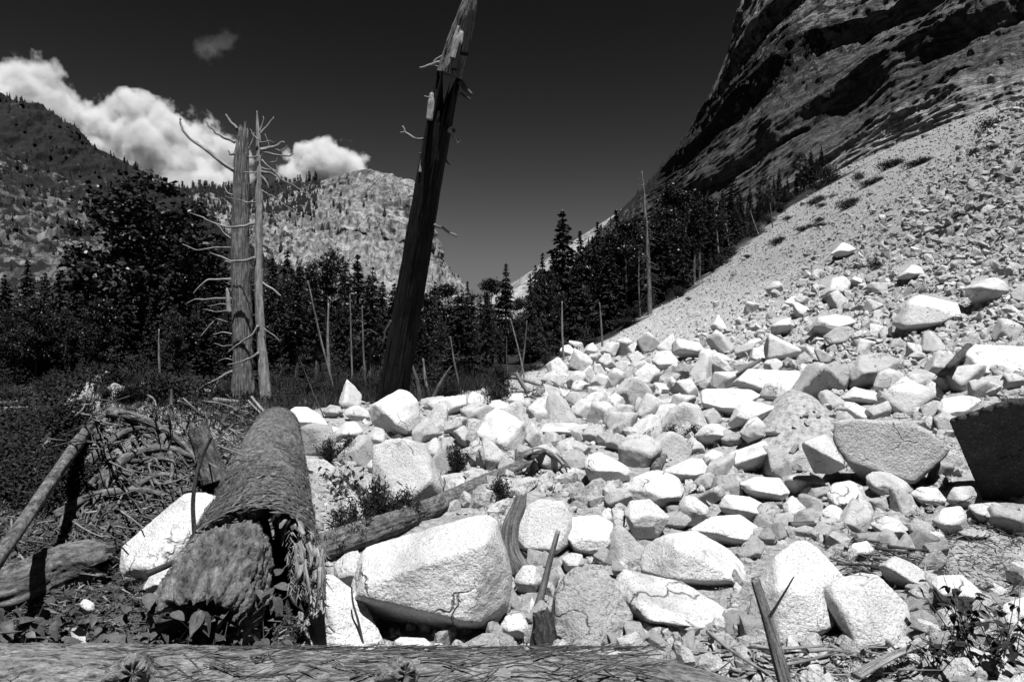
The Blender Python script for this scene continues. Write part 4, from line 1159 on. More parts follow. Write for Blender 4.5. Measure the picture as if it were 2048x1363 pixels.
def conifer_trunk(H, r0, seed):
    A = Acc()
    A.add(*tube([(0, 0, -.8), (0, 0, H * .3), (0.05, 0, H * .7), (0, 0, H)], [r0 * 1.2, r0 * .9, r0 * .5, .02], ns=8, nr=14, bark_amp=.1, seed=seed))
    r = np.random.default_rng(seed)
    for k in range(14):
        z = H * r.uniform(.08, .4); a = r.uniform(0, 6.28); L = r.uniform(.4, 1.3)
        A.add(*tube([(0, 0, z), (math.cos(a) * L, math.sin(a) * L, z - .25 * L)], [.03, .008], ns=4, nr=3, seed=k))
    return A.get()

def leafy_crown(seed, H=10.0, R=2.6, clumps=46, per=150, size=0.085, low=.3):
    r = np.random.default_rng(seed)
    Cs, As, Bs = [], [], []
    for k in range(clumps):
        f = r.uniform(low, 1.0); a = r.uniform(0, 6.28)
        env = R * math.sin(math.pi * min(.98, (f - low) / (1.04 - low) * .85 + .15)) ** .7
        q = env * r.uniform(.25, 1.0)
        c = np.array([math.cos(a) * q, math.sin(a) * q, f * H])
        n = int(per * r.uniform(.6, 1.4)); rad = r.uniform(.35, .75)
        p = r.normal(0, 1, (n, 3)) * rad * np.array([.62, .62, .42]) + c
        d = unit(r.normal(0, 1, (n, 3))); u_ = unit(np.cross(d, r.normal(0, 1, (n, 3)) + np.array([0, 0, 1.2])))
        s = size * r.uniform(.6, 1.4, n)[:, None]
        Cs.append(p); As.append(d * s); Bs.append(u_ * s * .7)
    return quads(np.concatenate(Cs), np.concatenate(As), np.concatenate(Bs))

def leafy_trunk(H, r0, seed):
    r = np.random.default_rng(seed); A = Acc()
    A.add(*tube([(0, 0, -.8), (.1, 0, H * .35), (-.1, .1, H * .7), (0, 0, H * .95)], [r0 * 1.2, r0 * .8, r0 * .4, .02], ns=8, nr=14, lump=.1, seed=seed))
    for k in range(12):
        z = H * r.uniform(.25, .7); a = r.uniform(0, 6.28); L = r.uniform(.8, 2.0)
        A.add(*tube([(0, 0, z), (math.cos(a) * L * .5, math.sin(a) * L * .5, z + .5 * L), (math.cos(a) * L, math.sin(a) * L, z + .8 * L)], [r0 * .3, .01], ns=5, nr=6, seed=k))
    return A.get()

def tree_proto(kind, seed):
    e = bpy.data.objects.new('conifer_tree' if kind != 'leafy' else 'leafy_tree', None)
    e.empty_display_size = .5
    if kind == 'fir': cv = conifer_crown(seed, 10, 1.9, .10, 34, .35); tv = conifer_trunk(10, .17, seed)
    elif kind == 'slim': cv = conifer_crown(seed, 10, 1.25, .16, 34, .5); tv = conifer_trunk(10, .13, seed)
    elif kind == 'high': cv = conifer_crown(seed, 10, 1.7, .38, 24, .45); tv = conifer_trunk(10, .15, seed)
    elif kind == 'wide': cv = conifer_crown(seed, 10, 2.7, .04, 30, .45, .16, 1.1); tv = conifer_trunk(10, .2, seed)
    else: cv = leafy_crown(seed); tv = leafy_trunk(10, .14, seed)
    return e, mesh_np('trunk', tv[0], tv[1], True, tc=tv[2]), mesh_np('crown', cv[0], cv[1], False)

PROTO = {}
for kind, n in (('fir', 3), ('slim', 2), ('high', 2), ('wide', 3), ('leafy', 3)):
    PROTO[kind] = []
    for k in range(n):
        e, tm, cm = tree_proto(kind, 300 + 10 * len(PROTO) + k)
        tm.materials.append(M['tree_trunk']); cm.materials.append(M['leaves' if kind == 'leafy' else ('needles', 'needles_b')[k % 2]])
        PROTO[kind].append((tm, cm))

def tree(kind, px, top_py, Y, label, group, wide=1.0, z=None, lean=0.0):
    x = (px - CX) / F * Y
    gz = float(terr(x, Y)) if z is None else z
    top = CAMZ - (top_py - CY) / F * Y
    H = max(top - gz, 1.0)
    tm, cm = random.choice(PROTO[kind])
    o = empty('leafy_tree' if kind == 'leafy' else 'conifer_tree', (x, Y, gz), label, 'tree', group)
    s = H / 10
    o.scale = (s * wide, s * wide, s); o.rotation_euler = (lean, lean * .5, random.uniform(0, 6.28))
    for nm, me in (('trunk', tm), ('crown', cm)):
        c = bpy.data.objects.new(nm, me); c.parent = o; COL.objects.link(c)
    return o

# right of the gap: conifers along the slide's edge
tree('fir', 1125, 418, 68, 'tallest full conifer standing at the tip of the slope', None, 1.25)
tree('fir', 1012, 524, 48, 'lone narrow pointed conifer right of the valley gap', None, 1.05)
tree('fir', 1160, 458, 72, 'second tall conifer, close right of the tallest one', None, 1.0)
tree('slim', 1233, 418, 86, 'slim conifer topping the dark grove against the pale far slope', None, 1.2)
for px, tp, Y, kd, wd in [(1085,505,58,'fir',.9),(1060,545,50,'wide',.8),(1105,500,74,'fir',1),(1185,470,78,'fir',1),(1205,470,76,'wide',.8),(1215,455,90,'fir',1),(1255,440,88,'fir',1.1),(1250,480,74,'wide',.8),
  (1275,470,92,'wide',.9),(1305,420,96,'fir',.9),(1315,470,84,'fir',1),(1335,420,104,'fir',1),(1350,440,98,'wide',.9),(1372,400,112,'fir',1),(1390,410,106,'fir',1),(1405,390,122,'fir',1),
  (1425,400,116,'wide',.9),(1445,378,130,'fir',1),(1462,385,124,'fir',1),(1480,372,136,'wide',.8),(1500,372,132,'fir',1),(1520,368,142,'fir',1),(1538,362,140,'wide',.9),(1556,362,148,'fir',.9),(1575,355,152,'fir',1),
  (1592,352,156,'wide',.9),(1610,348,160,'fir',.9),(1140,540,66,'wide',.8),(1180,560,70,'wide',.8),(1230,540,74,'wide',.8),(1285,530,78,'wide',.8),(1340,500,86,'wide',.8),(1400,460,100,'wide',.9),(1040,600,46,'leafy',.9),
  (985,560,52,'leafy',1.1),(960,590,50,'wide',.8),(935,560,60,'fir',.9),(975,580,64,'fir',1),(1625,362,150,'wide',.7),(1640,366,152,'wide',.6)]:
    tree(kd, px, tp, Y, 'dark conifer in the crowded grove along the slide edge under the cliff' if kd != 'leafy' else 'leafy tree at the tip of the rubble below the valley gap', 'grove along the slide edge', wd)
for k in range(56):
    px = 1060 + k * 10.6
    by = float(np.interp(px, [p[0] for p in BND[9:]], [p[1] for p in BND[9:]])) - random.uniform(6, 26)
    Hh = hit1(px, by)
    if np.isnan(Hh[0]): continue
    hp = random.uniform(110, 215) if px < 1400 else random.uniform(80, 150) if px < 1480 else random.uniform(40, 85)
    tree(random.choice(['fir', 'wide', 'wide', 'leafy', 'high']), px, by - hp, Hh[1], 'low dark tree at the very edge of the gravel below the cliff', 'thicket trees at the gravel edge', random.uniform(.7, 1.1))
# left of the gap: the dark band
tree('leafy', 290, 366, 33, 'large leafy tree with sparkling leaves before the left mountain', None, 1.35)
tree('leafy', 235, 400, 35, 'leafy tree left of the large sparkling one', None, 1.1)
tree('leafy', 655, 505, 36, 'leafy tree on a white stem between snags and leaning cedar', None, .9)
for px, tp, Y, kd, wd in [(-60,520,30,'wide',1),(10,545,34,'wide',1),(55,520,38,'fir',1.2),(90,540,30,'wide',.9),(120,525,40,'fir',1.2),(150,545,31,'fir',1.2),(185,520,36,'wide',1),(340,470,33,'leafy',1),(375,455,40,'leafy',1.1),
  (330,560,28,'wide',.9),(395,525,38,'wide',1),(425,500,42,'fir',1.2),(450,520,36,'wide',1),(545,510,38,'wide',1),(575,500,44,'fir',1.2),(600,520,34,'wide',.9),(625,530,46,'wide',1),(690,520,42,'wide',1),(715,505,48,'fir',1.2),
  (745,530,40,'wide',1),(765,560,44,'wide',1),(570,560,30,'leafy',.9),(870,560,42,'wide',1.1),(850,590,36,'leafy',1),(890,570,48,'leafy',1.1),(915,580,44,'wide',1),(830,600,52,'wide',1),(790,580,50,'wide',1),(70,600,26,'leafy',1),(250,560,28,'wide',1),
  (200,600,26,'leafy',.9),(30,620,25,'leafy',1),(300,600,27,'wide',.8),(420,600,28,'leafy',.9),(640,620,30,'leafy',.8),(720,640,31,'leafy',.8),(760,650,32,'leafy',.8),(940,640,38,'leafy',.9),(880,650,34,'leafy',.8),(990,650,40,'leafy',.8),
  (500,540,45,'fir',1.2),(525,560,40,'wide',1),(470,600,30,'leafy',.8),(-20,600,26,'leafy',1),(130,620,27,'leafy',.9),(350,620,26,'leafy',.8),(590,640,27,'leafy',.7),(680,600,34,'wide',.8),(905,620,40,'wide',.8),(960,660,42,'wide',.7)]:
    tree(kd, px, tp, Y, 'dark conifer in the shaded forest band behind the snags' if kd != 'leafy' else 'dark leafy tree in the shaded forest band behind the snags', 'forest band across the valley floor', wd * .95)

for k in range(56):
    px = random.uniform(-60, 1010) if k < 46 else random.uniform(-450, -60); Y = random.uniform(24, 40)
    if 455 < px < 560 and Y < 26: continue
    tree(random.choice(['fir', 'wide', 'wide', 'high', 'slim']), px, random.uniform(545, 655) + (30 if px > 830 else 0), Y, 'dark young conifer in the front row of the shaded forest', 'front row of the shaded forest', random.uniform(.8, 1.25))
for px, tp, Y in [(1195,440,82),(1220,462,84),(1265,432,94),(1292,440,98),(1320,428,102),(1345,410,108),(1362,430,102),(1240,470,80),(1145,500,70),(1172,492,74),(1100,540,62),(1385,420,110),(1410,415,116),(1300,470,90),(1330,460,94)]:
    tree(random.choice(['fir', 'fir', 'wide', 'slim']), px, tp, Y, 'tall dark conifer in the dense grove at the foot of the cliff', 'dense grove at the cliff foot', random.uniform(.9, 1.2))
# trees along the far ridges: small, but each one stands alone
rt, rc = conifer_crown(77, 10, 1.9, .1, 12, .3, .55, .8)
ridge_me = mesh_np('conifer_tree', rt, rc, False); ridge_me.materials.append(M['needles'])
def ridge_trees(G, P, n, lo, hi, lab, grp, hpx):
    c = 0
    while c < n:
        i = random.randint(0, P.shape[1] - 1)
        g, p = G[-1, i], P[-2, i]
        if not lo < g[0] < hi: continue
        o = bpy.data.objects.new('conifer_tree', ridge_me)
        h = random.uniform(*hpx) / F * p[1] / 10
        o.location = (p[0], p[1] - 2, p[2] - h * 1.5); o.scale = (h * random.uniform(.8, 1.2), h, h * 1.15); o.rotation_euler = (0, 0, random.uniform(0, 6))
        COL.objects.link(o); tag(o, lab, 'tree', grp); c += 1
ridge_trees(MTN_G, MTN_P, 46, -10, 400, 'tiny dark conifer on the skyline of the left mountain', 'skyline conifers of the left mountain', (6, 17))
ridge_trees(DOME_G, DOME_P, 95, 360, 640, 'tiny dark conifer on the low wooded ridge left of the dome', 'skyline conifers of the low ridge', (10, 26))
ridge_trees(DOME_G, DOME_P, 12, 850, 930, 'tiny conifer on the right shoulder of the dome', 'skyline conifers of the dome shoulder', (5, 12))
A = Acc()
def wall_trees(P, G, n, wfun, hpx, seed):
    r = np.random.default_rng(seed); k = 0; t = 0
    cone_v = np.array([[math.cos(a) * (1 if i % 2 else .6), math.sin(a) * (1 if i % 2 else .6), 0] for i, a in enumerate(np.linspace(0, 6.283, 7)[:-1])] + [[.35, 0, 1.2], [-.3, .2, 1.3], [0, 0, 2.6]])
    cone_f = np.array([[i, (i + 1) % 6, 8] for i in range(6)] + [[0, 2, 6], [3, 5, 7], [1, 6, 8], [4, 7, 8]])
    while k < n and t < n * 30:
        t += 1
        i, j = r.integers(0, P.shape[0]), r.integers(0, P.shape[1])
        if r.random() > wfun(G[i, j, 0], G[i, j, 1]): continue
        p = P[i, j]; s = r.uniform(*hpx) / F * p[1] / 2.6
        A.add(cone_v * np.array([s * .9, s * .9, s]) * r.uniform(.7, 1.3, 3) + p - np.array([0, 1, .2 * s]), cone_f); k += 1
wall_trees(MTN_P, MTN_G, 1500, lambda x, y: .25 + .75 * (fbm(np.array([x * .012, y * .03, 2.0]), 3, 5) > .05) , (6, 16), 1)
wall_trees(DOME_P, DOME_G, 800, lambda x, y: (.9 if x < 640 and y < 450 else .10 if x < 700 else .02), (7, 16), 2)
wall_trees(CLIFF_P, CLIFF_G, 420, lambda x, y: (.9 if (x < 1430 and y > 180) or (1430 < x < 1640 and 90 < y < 230) else .0), (6, 13), 3)
o = A.mk('woods', M['needles'], smooth=False)
tag(o, 'scattered conifers and brush dotting the far rock walls', 'woods', kind='stuff')

# ------------------------------------------------------------------ fallen logs and broken wood
def wpx_r(wpx, Y): return wpx / 2 / F * Y

def lay(name, mat, pts, w0, w1, label, cat='log', lift=0.7, group=None, raise_=(0, 0), stand=False, Ys=None, **kw):
    """a log or stick lying where its pixels meet the ground; raise_: metres off the ground at each end"""
    n = len(pts); path = []; rad = []
    for k, (px, py) in enumerate(pts):
        f = k / (n - 1); wv = w0 * (1 - f) + w1 * f
        up = raise_[0] * (1 - f) + raise_[1] * f
        H = hit1(px, py + wv * 0.4)
        Y = H[1]
        if up: Y = Y * (1 - min(up / max(CAMZ - H[2], .9), .5)) if CAMZ - H[2] > .5 else Y * .97
        if Ys: Y = Ys[k]
        if stand:
            Y = path[0][1] if path else Y * .985
        r = wpx_r(wv, Y); rad.append(r); path.append(at(px, py, Y))
    arg = dict(ns=16, nr=max(20, 10 * n), bark_amp=.10, lump=.12, freq=(9, 3), seed=int(pts[0][0] + pts[0][1]), jag=rad[-1] * 1.5)
    arg.update(kw)
    V, Fc, T = tube(path, rad, **arg)
    o = mk(name, V, Fc, M[mat], None, path[0], tc=T)
    return tag(o, label, cat, group)

# the great fallen log
far, near = at(553, 858, 10.6), at(503, 1152, 4.0)
og = np.array([near[0], near[1], 0.0])
L0 = empty('fallen_log', og, 'great fallen log with shaggy bark pointing away, its near end rotted hollow', 'log')
ax = near - far; Lh = np.linalg.norm(ax); ax = ax / Lh
side = np.cross(ax, [0, 0, 1.0]); side /= np.linalg.norm(side); upv = np.cross(side, ax); upv *= np.sign(upv[2])
lp = [far, far * .5 + near * .5 + upv * .03, near + ax * .10]
V, Fc, T = tube(lp, [.33, .37, .375], ns=170, nr=330, bark_amp=.055, freq=(13, 2.4), lump=.085, seed=201, jag=.20, cap=False)
mk('trunk', V, Fc, M['log_bark'], L0, og, tc=T)
E = V[-170:]; ec = E.mean(0); rr_ = np.random.default_rng(12)
wob = 1 + .12 * vnoise(np.stack([np.linspace(0, 30, 170), np.zeros(170), np.zeros(170)], -1), 5)[:, None]
rings = [E, ec + (E - ec) * .86 * wob - ax * .02 + ax * rr_.normal(0, .02, (170, 1)), ec + (E - ec) * .70 * wob - ax * .16, ec + (E - ec) * .55 - ax * .4, ec + (E - ec) * .05 - ax * .46]
Vh = np.concatenate(rings); i_ = np.arange(170 * 5).reshape(5, 170); j_ = np.roll(i_, -1, 1)
mk('hollow', Vh, np.stack([i_[:-1], j_[:-1], j_[1:], i_[1:]], -1).reshape(-1, 4), M['core'], L0, og)
for k in range(44):
    q = rr_.integers(0, 170); p0 = ec + (E[q] - ec) * rr_.uniform(.84, .98) - ax * .12
    ln_ = rr_.uniform(.12, .34); dn = ax * ln_ + rr_.normal(0, .04, 3) - np.array([0, 0, .25 * ln_])
    V2, F2, T2_ = tube([p0, p0 + dn * .5, p0 + dn], [rr_.uniform(.012, .035), rr_.uniform(.01, .03), .004], ns=7, nr=10, bark_amp=.3, freq=(6, 9), seed=k, flat=.4, lump=.25)
    mk('splinter', V2, F2, M[('log_bark', 'splinter', 'dark_wood')[k % 3]], L0, og, tc=T2_)
def ribbons(n, seed, r0, wid, Lr, slant, lift):
    r = np.random.default_rng(seed); A = Acc()
    for k in range(n):
        f = r.random() ** 1.3; th0 = r.uniform(-1.25, 1.6); L = r.uniform(*Lr); a = r.normal(*slant)
        m = 5; ww = r.uniform(*wid)
        P = []
        for q in range(m):
            t = (q / (m - 1) - .5) * L
            th = th0 + t * math.cos(a) / r0; d = f * Lh + t * math.sin(a)
            rr = r0 * (0.90 + .17 * f) * (1.0 + lift * (0.4 + abs(q / (m - 1) - .5) * r.uniform(0, 1.6)))
            c = far + ax * d + (side * math.sin(th) + upv * math.cos(th)) * rr
            P.append(c)
        P = np.array(P); tn = np.gradient(P, axis=0); nn = np.cross(tn, side * math.sin(th0) + upv * math.cos(th0)); nn = unit(nn) * ww * np.array([.3, .9, 1, .8, .2])[:, None]
        V = np.concatenate([P - nn, P + nn]); i = np.arange(m - 1)
        Fq = np.stack([i, i + 1, i + 1 + m], -1); Fq2 = np.stack([i, i + 1 + m, i + m], -1)
        A.add(V, np.concatenate([Fq, Fq2]), np.tile(r.normal(size=3), (2 * m, 1)) + V * .2)
    return A
o = ribbons(3600, 5, .365, (.004, .016), (.08, .36), (.5, .5), .07).mk('bark_strips', M['log_bark'], L0, og); o['kind'] = 'stuff'
o = ribbons(1500, 6, .37, (.0015, .004), (.06, .25), (.4, .8), .09).mk('bark_fibres', M['twig'], L0, og); o['kind'] = 'stuff'
V, Fc, T = tube([at(466,1092,4.12), at(440,1165,3.78), at(405,1240,3.5), at(385,1300,3.36)], [.20, .25, .25, .2], ns=170, nr=260, bark_amp=.16, freq=(26, 9), lump=.2, seed=222, jag=.14)
mk('bark_flank', V, Fc, M['log_bark'], L0, og, tc=T)
# torn splinters hanging from the near right edge
r_ = random.Random(4)
for k in range(26):
    px = 575 + r_.random() * 55; py = 1075 + r_.random() * 60 + (px - 575) * .2
    Yk = 3.72 - (py - 1075) / 100 * .25
    px += 14; ln = r_.uniform(30, 110); dx = r_.uniform(-16, 12)
    path = [at(px, py, Yk), at(px + dx * .5 + 3, py + ln * .5, Yk - .05), at(px + dx, py + ln, Yk - .03)]
    V, Fc, T = tube(path, [wpx_r(r_.uniform(5, 12), Yk), wpx_r(r_.uniform(5, 11), Yk), wpx_r(2, Yk)], ns=8, nr=12, bark_amp=.25, freq=(6, 9), seed=k, flat=.35, lump=.2)
    mk('splinter', V, Fc, M['splinter'], L0, og, tc=T)
A = Acc()
for k in range(420):
    px = 575 + r_.random() * 75; py = 1060 + r_.random() * 130; Yk = 3.82 - (py - 1060) / 100 * .25
    a = r_.uniform(.6, 2.5); ln = r_.uniform(5, 22)
    A.add(*tube([at(px, py, Yk), at(px + math.cos(a) * ln, py + math.sin(a) * ln, Yk + r_.uniform(-.06, .06))], [wpx_r(r_.uniform(1.5, 4), Yk), wpx_r(.8, Yk)], ns=3, nr=2, seed=k))
o = A.mk('torn_fibres', M['splinter'], L0, og, smooth=False); o['kind'] = 'stuff'

# the log across the bottom of the picture
og = np.array([-1.2, 2.5, 0])
B0 = empty('fallen_log', og, 'wide dusty log lying across the bottom edge in front', 'log')
V, Fc, T = tube([(-2.9, 2.52, .22), (-1.6, 2.5, .255), (-.6, 2.5, .25), (.1, 2.52, .24), (.6, 2.58, .19), (.98, 2.64, .11), (1.5, 2.72, .0)], [.31, .305, .29, .285, .27, .22, .14], ns=150, nr=420, bark_amp=.035, freq=(12, 6), lump=.06, seed=210, jag=.3)
mk('trunk', V, Fc, M['pale_log'], B0, og, tc=T)
for kx, kr in ((-1.35, .06), (-.42, .05)):
    V, Fc, T = tube([(kx, 2.44, .44), (kx + .03, 2.36, .55), (kx + .08, 2.30, .575)], [kr * 1.6, kr, kr * .35], ns=40, nr=30, bark_amp=.3, freq=(10, 8), lump=.35, seed=213, jag=.05)
    mk('knot', V, Fc, M['pale_log'], B0, og, tc=T)
A = Acc(); r = np.random.default_rng(8)
for k in range(900):
    x = r.uniform(-2.2, .55); th = r.uniform(-1.1, 1.0); rr = .30; L = r.uniform(.03, .2); a = r.normal(0, .35)
    c = np.array([x, 2.5 - math.sin(th) * rr, .25 + math.cos(th) * rr]); d = np.array([math.cos(a), -math.sin(a) * math.cos(th), -math.sin(a) * math.sin(th)])
    nrm = np.array([0, -math.sin(th), math.cos(th)])
    A.add(*tube([c - d * L / 2, c + nrm * .004, c + d * L / 2 + nrm * r.uniform(0, .015)], [r.uniform(.001, .005), .001], ns=4, nr=4, seed=k))
o = A.mk('bark_strips', M['log_bark'], B0, og, smooth=False); o['kind'] = 'stuff'

lay('fallen_log', 'log_bark', [(-60,1200),(20,1178),(90,1150),(165,1130),(245,1125)], 100, 74, 'dusty rotten log lying at lower left under the pole', ns=90, nr=160, bark_amp=.16, lump=.26)
lay('leaning_pole', 'log_bark', [(-20,1140),(172,862)], 28, 20, 'bare grey pole propped diagonally over the left debris', 'pole', Ys=[3.5, 6.7], ns=24, nr=80, bark_amp=.12, lump=.2)
lay('fallen_log', 'log_bark', [(600,1112),(700,1078),(780,1050),(860,1018),(960,972),(1062,925)], 58, 28, 'half buried log slanting behind the huge white boulder', ns=90, nr=200, lift=.3, bark_amp=.14, lump=.2, freq=(12, 2.5))
lay('bark_slab', 'dark_wood', [(1058,915),(1085,903),(1112,912),(1138,938)], 22, 14, 'curved hollow slab of bark at the far end of the half buried log', 'bark slab', raise_=(.25, .1), flat=.45)
lay('bark_slab', 'splinter', [(1040,905),(1075,895),(1105,905),(1130,930)], 9, 5, 'pale splinter curving above the hollow bark slab', 'bark slab', raise_=(.4, .2), flat=.5)
lay('broken_log', 'log_bark', [(430,962),(412,905),(388,838)], 48, 34, 'short broken log upright in the debris left of the great log', 'log', stand=True, raise_=(0, .35), ns=40, nr=60, bark_amp=.12, hollow=1.0)
lay('stick', 'twig', [(391,1102),(389,1068),(386,1004),(394,947),(408,905),(424,870)], 9, 6, 'thin crooked stick standing against the pale slab boulder', 'stick', stand=True, raise_=(.3, .75))
lay('branch', 'dark_wood', [(296,1147),(330,1132),(352,1122),(390,1106)], 13, 10, 'dark broken branch across the foot of the pale slab boulder', 'branch', raise_=(.3, .35))
lay('branch', 'dark_wood', [(366,1112),(376,1094),(387,1082)], 6, 5, 'small dark twig joining the crooked stick', 'stick', raise_=(.35, .4))
lay('fallen_log', 'pale_log', [(-40,838),(30,830),(105,826)], 40, 28, 'pale log lying at far left before the dark trees', ns=40, nr=60)
lay('fallen_log', 'grey_bark', [(-40,812),(50,806),(104,818)], 14, 8, 'thin grey log just above the pale log at far left')
lay('fallen_log', 'bare_wood', [(370,770),(410,780),(455,792)], 7, 8, 'thin pale log resting behind the thick grey snag', raise_=(.2, .1))
lay('fallen_log', 'branch_grey', [(430,800),(478,805)], 12, 10, 'short log at the foot of the thick grey snag')
lay('stick', 'bare_wood', [(533,828),(518,812),(503,793)], 6, 5, 'split pale stake leaning at the foot of the slender snag', 'stick', raise_=(.0, .3))
lay('stick', 'bare_wood', [(528,832),(510,815),(496,800)], 4, 3, 'second split stake beside the first at the slender snag', 'stick', raise_=(.0, .25))
lay('plank', 'splinter', [(1040,1142),(1020,1100),(1022,1050),(1038,1010),(1046,978)], 44, 20, 'upright weathered plank wedged between two boulders', 'plank', stand=True, raise_=(0, .62), flat=.25, ns=24, nr=60, bark_amp=.12)
lay('post', 'splinter', [(1072,1225),(1085,1180),(1100,1120),(1117,1058)], 17, 9, 'tapered grey post leaning right beside the dusty slab', 'post', stand=True, raise_=(0, .55), flat=.8, ns=20, nr=60)
lay('stump', 'dark_wood', [(1090,1290),(1088,1255),(1080,1215)], 44, 26, 'dark torn root stump under the leaning grey post', 'stump', stand=True, raise_=(0, .2), ns=40, nr=50, bark_amp=.25, freq=(9, 6), lump=.3)
lay('post', 'splinter', [(1580,1400),(1555,1310),(1533,1230),(1508,1152)], 30, 18, 'tall split post leaning left at the bottom front', 'post', stand=True, raise_=(0, .72), flat=.6, ns=40, nr=110, bark_amp=.10, freq=(14, 1.0), seed=77)
lay('stick', 'branch_grey', [(1540,1232),(1562,1196),(1588,1152)], 7, 2.5, 'straight thin stick resting on the speckled boulder', 'stick', raise_=(.45, .7))
lay('stick', 'twig', [(727,1292),(716,1240),(706,1205),(703,1170)], 5, 3, 'thin dark stick standing before the huge white boulder', 'stick', stand=True, raise_=(.0, .5))
lay('log', 'dark_wood', [(1580,1052),(1620,1050),(1664,1045)], 18, 16, 'dark driftwood log among rocks right of the pear shaped rock', raise_=(.05, .05))
lay('log', 'splinter', [(1660,1056),(1700,1068),(1750,1084)], 16, 12, 'split grey driftwood joined to the dark driftwood log')
lay('log', 'splinter', [(1712,1350),(1755,1325),(1797,1305),(1850,1287)], 24, 12, 'splintered grey log end at the bottom right front', flat=.6, raise_=(.10, .10))
lay('log', 'grey_bark', [(1172,826),(1212,813),(1252,801),(1300,776),(1345,752)], 14, 9, 'long half buried log on the lower slope', raise_=(.05, .1))
lay('log', 'grey_bark', [(1360,786),(1400,768),(1425,760)], 12, 10, 'short weathered log right of the long half buried log')
lay('log', 'grey_bark', [(1452,762),(1490,740),(1524,716)], 9, 7, 'grey log running up behind the long smooth boulder', raise_=(.05, .2))
lay('log', 'dark_wood', [(1869,762),(1900,732),(1938,692)], 12, 14, 'dark log leaning against the broad white slab at right', raise_=(0, .3))
lay('log', 'dark_wood', [(1813,794),(1850,794),(1884,800)], 12, 8, 'dark flat log right of the white topped rock')
lay('log', 'grey_bark', [(1560,742),(1590,735),(1628,712)], 7, 6, 'thin log among rubble above the long smooth boulder')
lay('log', 'branch_grey', [(962,788),(1000,785),(1055,781)], 10, 8, 'long grey log in the jam at the edge of the trees')
lay('log', 'branch_grey', [(1058,786),(1043,765),(1030,742)], 9, 8, 'leaning log rising from the log jam', stand=True, raise_=(0, 1.0))
lay('log', 'branch_grey', [(1024,754),(1050,760),(1080,770)], 8, 6, 'log crossing behind the leaning log of the jam', raise_=(.3, .1))
lay('log', 'splinter', [(1075,785),(1110,787),(1150,806)], 16, 7, 'flared root end of a log at right of the jam')
lay('log', 'splinter', [(1070,795),(1110,798),(1146,803)], 9, 5, 'lower root spike at the right of the jam')
lay('stump', 'branch_grey', [(1084,808),(1082,796),(1076,782)], 9, 7, 'short dark stump inside the log jam', 'stump', raise_=(0, .35))
lay('stump', 'branch_grey', [(1122,808),(1120,790)], 8, 6, 'pale short stump at the right of the log jam', 'stump', raise_=(0, .3))
lay('log', 'log_bark', [(1310,940),(1325,915),(1345,898)], 22, 14, 'stubby broken log near the fallen dark branch')
lay('post', 'bare_wood', [(892,992),(882,965),(874,938)], 14, 6, 'pale splintered stake on the right edge of the triangular boulder', 'post', raise_=(0, .3))
lay('stick', 'branch_grey', [(1500,1290),(1560,1296),(1650,1290)], 10, 4, 'grey shard lying right of the split post', 'stick', raise_=(.10, .10))
lay('stick', 'branch_grey', [(1415,1262),(1470,1305),(1545,1352)], 8, 5, 'straight stick on sand left of the split post', 'stick', raise_=(.10, .10))
lay('stick', 'branch_grey', [(1440,1300),(1490,1296),(1530,1290)], 5, 3, 'short stick crossing sand left of the split post', 'stick')
lay('stick', 'splinter', [(1560,1330),(1620,1318),(1690,1300)], 7, 3, 'curved wood strip right of the split post', 'stick', raise_=(.10, .10))
lay('stick', 'splinter', [(1615,1300),(1660,1298),(1710,1305)], 16, 6, 'frayed wood flake below the black cave boulder', 'stick', flat=.4, raise_=(.10, .10))
lay('stick', 'branch_grey', [(1795,1200),(1840,1178),(1900,1160)], 5, 3, 'thin grey stick beyond the leafy shrub at right', 'stick')
lay('branch', 'bare_wood', [(1850,1250),(1880,1240),(1915,1225)], 9, 5, 'pale curved branch near the right edge behind the shrub', 'branch')
lay('plank', 'splinter', [(1130,1240),(1150,1200),(1160,1175)], 22, 14, 'short board half sunk in the dusty slab', 'plank', flat=.3)
for k in range(46):          # driftwood pile at the right
    px, py = 1690 + 170 * random.random(), 1065 + 85 * random.random(); a = random.gauss(.35, .5); L = random.uniform(14, 46)
    lay('stick', random.choice(['splinter', 'branch_grey', 'dark_wood']), [(px - math.cos(a) * L, py - math.sin(a) * L * .5), (px + math.cos(a) * L, py + math.sin(a) * L * .5)], random.uniform(3, 8), 2.5, 'broken stick in the driftwood pile on the right', 'stick', group='driftwood pile sticks', ns=6, nr=5, raise_=(random.uniform(0, .08), random.uniform(0, .08)))
for k in range(100):          # broken wood on the left
    px, py = random.uniform(0, 470), 800 + 330 * random.random() ** 1.2; a = random.choice([random.gauss(-.6, .5), random.gauss(.5, .5)]); L = random.uniform(12, 46) * (py / 950)
    lay('stick', random.choice(['splinter', 'branch_grey', 'twig', 'twig']), [(px - math.cos(a) * L, py - math.sin(a) * L * .6), (px + random.uniform(-4, 4), py + random.uniform(-5, 5)), (px + math.cos(a) * L, py + math.sin(a) * L * .6)], random.uniform(3, 6), 2, 'broken stick among the dark debris left of the great log', 'stick', group='sticks in the left debris', ns=5, nr=7, raise_=(random.uniform(0, .12), random.uniform(0, .2)))
for k in range(26):
    px, py = random.uniform(1020, 1180), random.uniform(765, 815); a = random.gauss(.1, .5); L = random.uniform(10, 30)
    lay('stick', 'branch_grey', [(px - math.cos(a) * L, py - math.sin(a) * L * .5), (px + math.cos(a) * L, py + math.sin(a) * L * .5)], random.uniform(2.5, 5), 2, 'thin stick in the log jam at the edge of the trees', 'stick', group='log jam sticks', ns=5, nr=4, raise_=(random.uniform(0, .2), random.uniform(0, .3)))

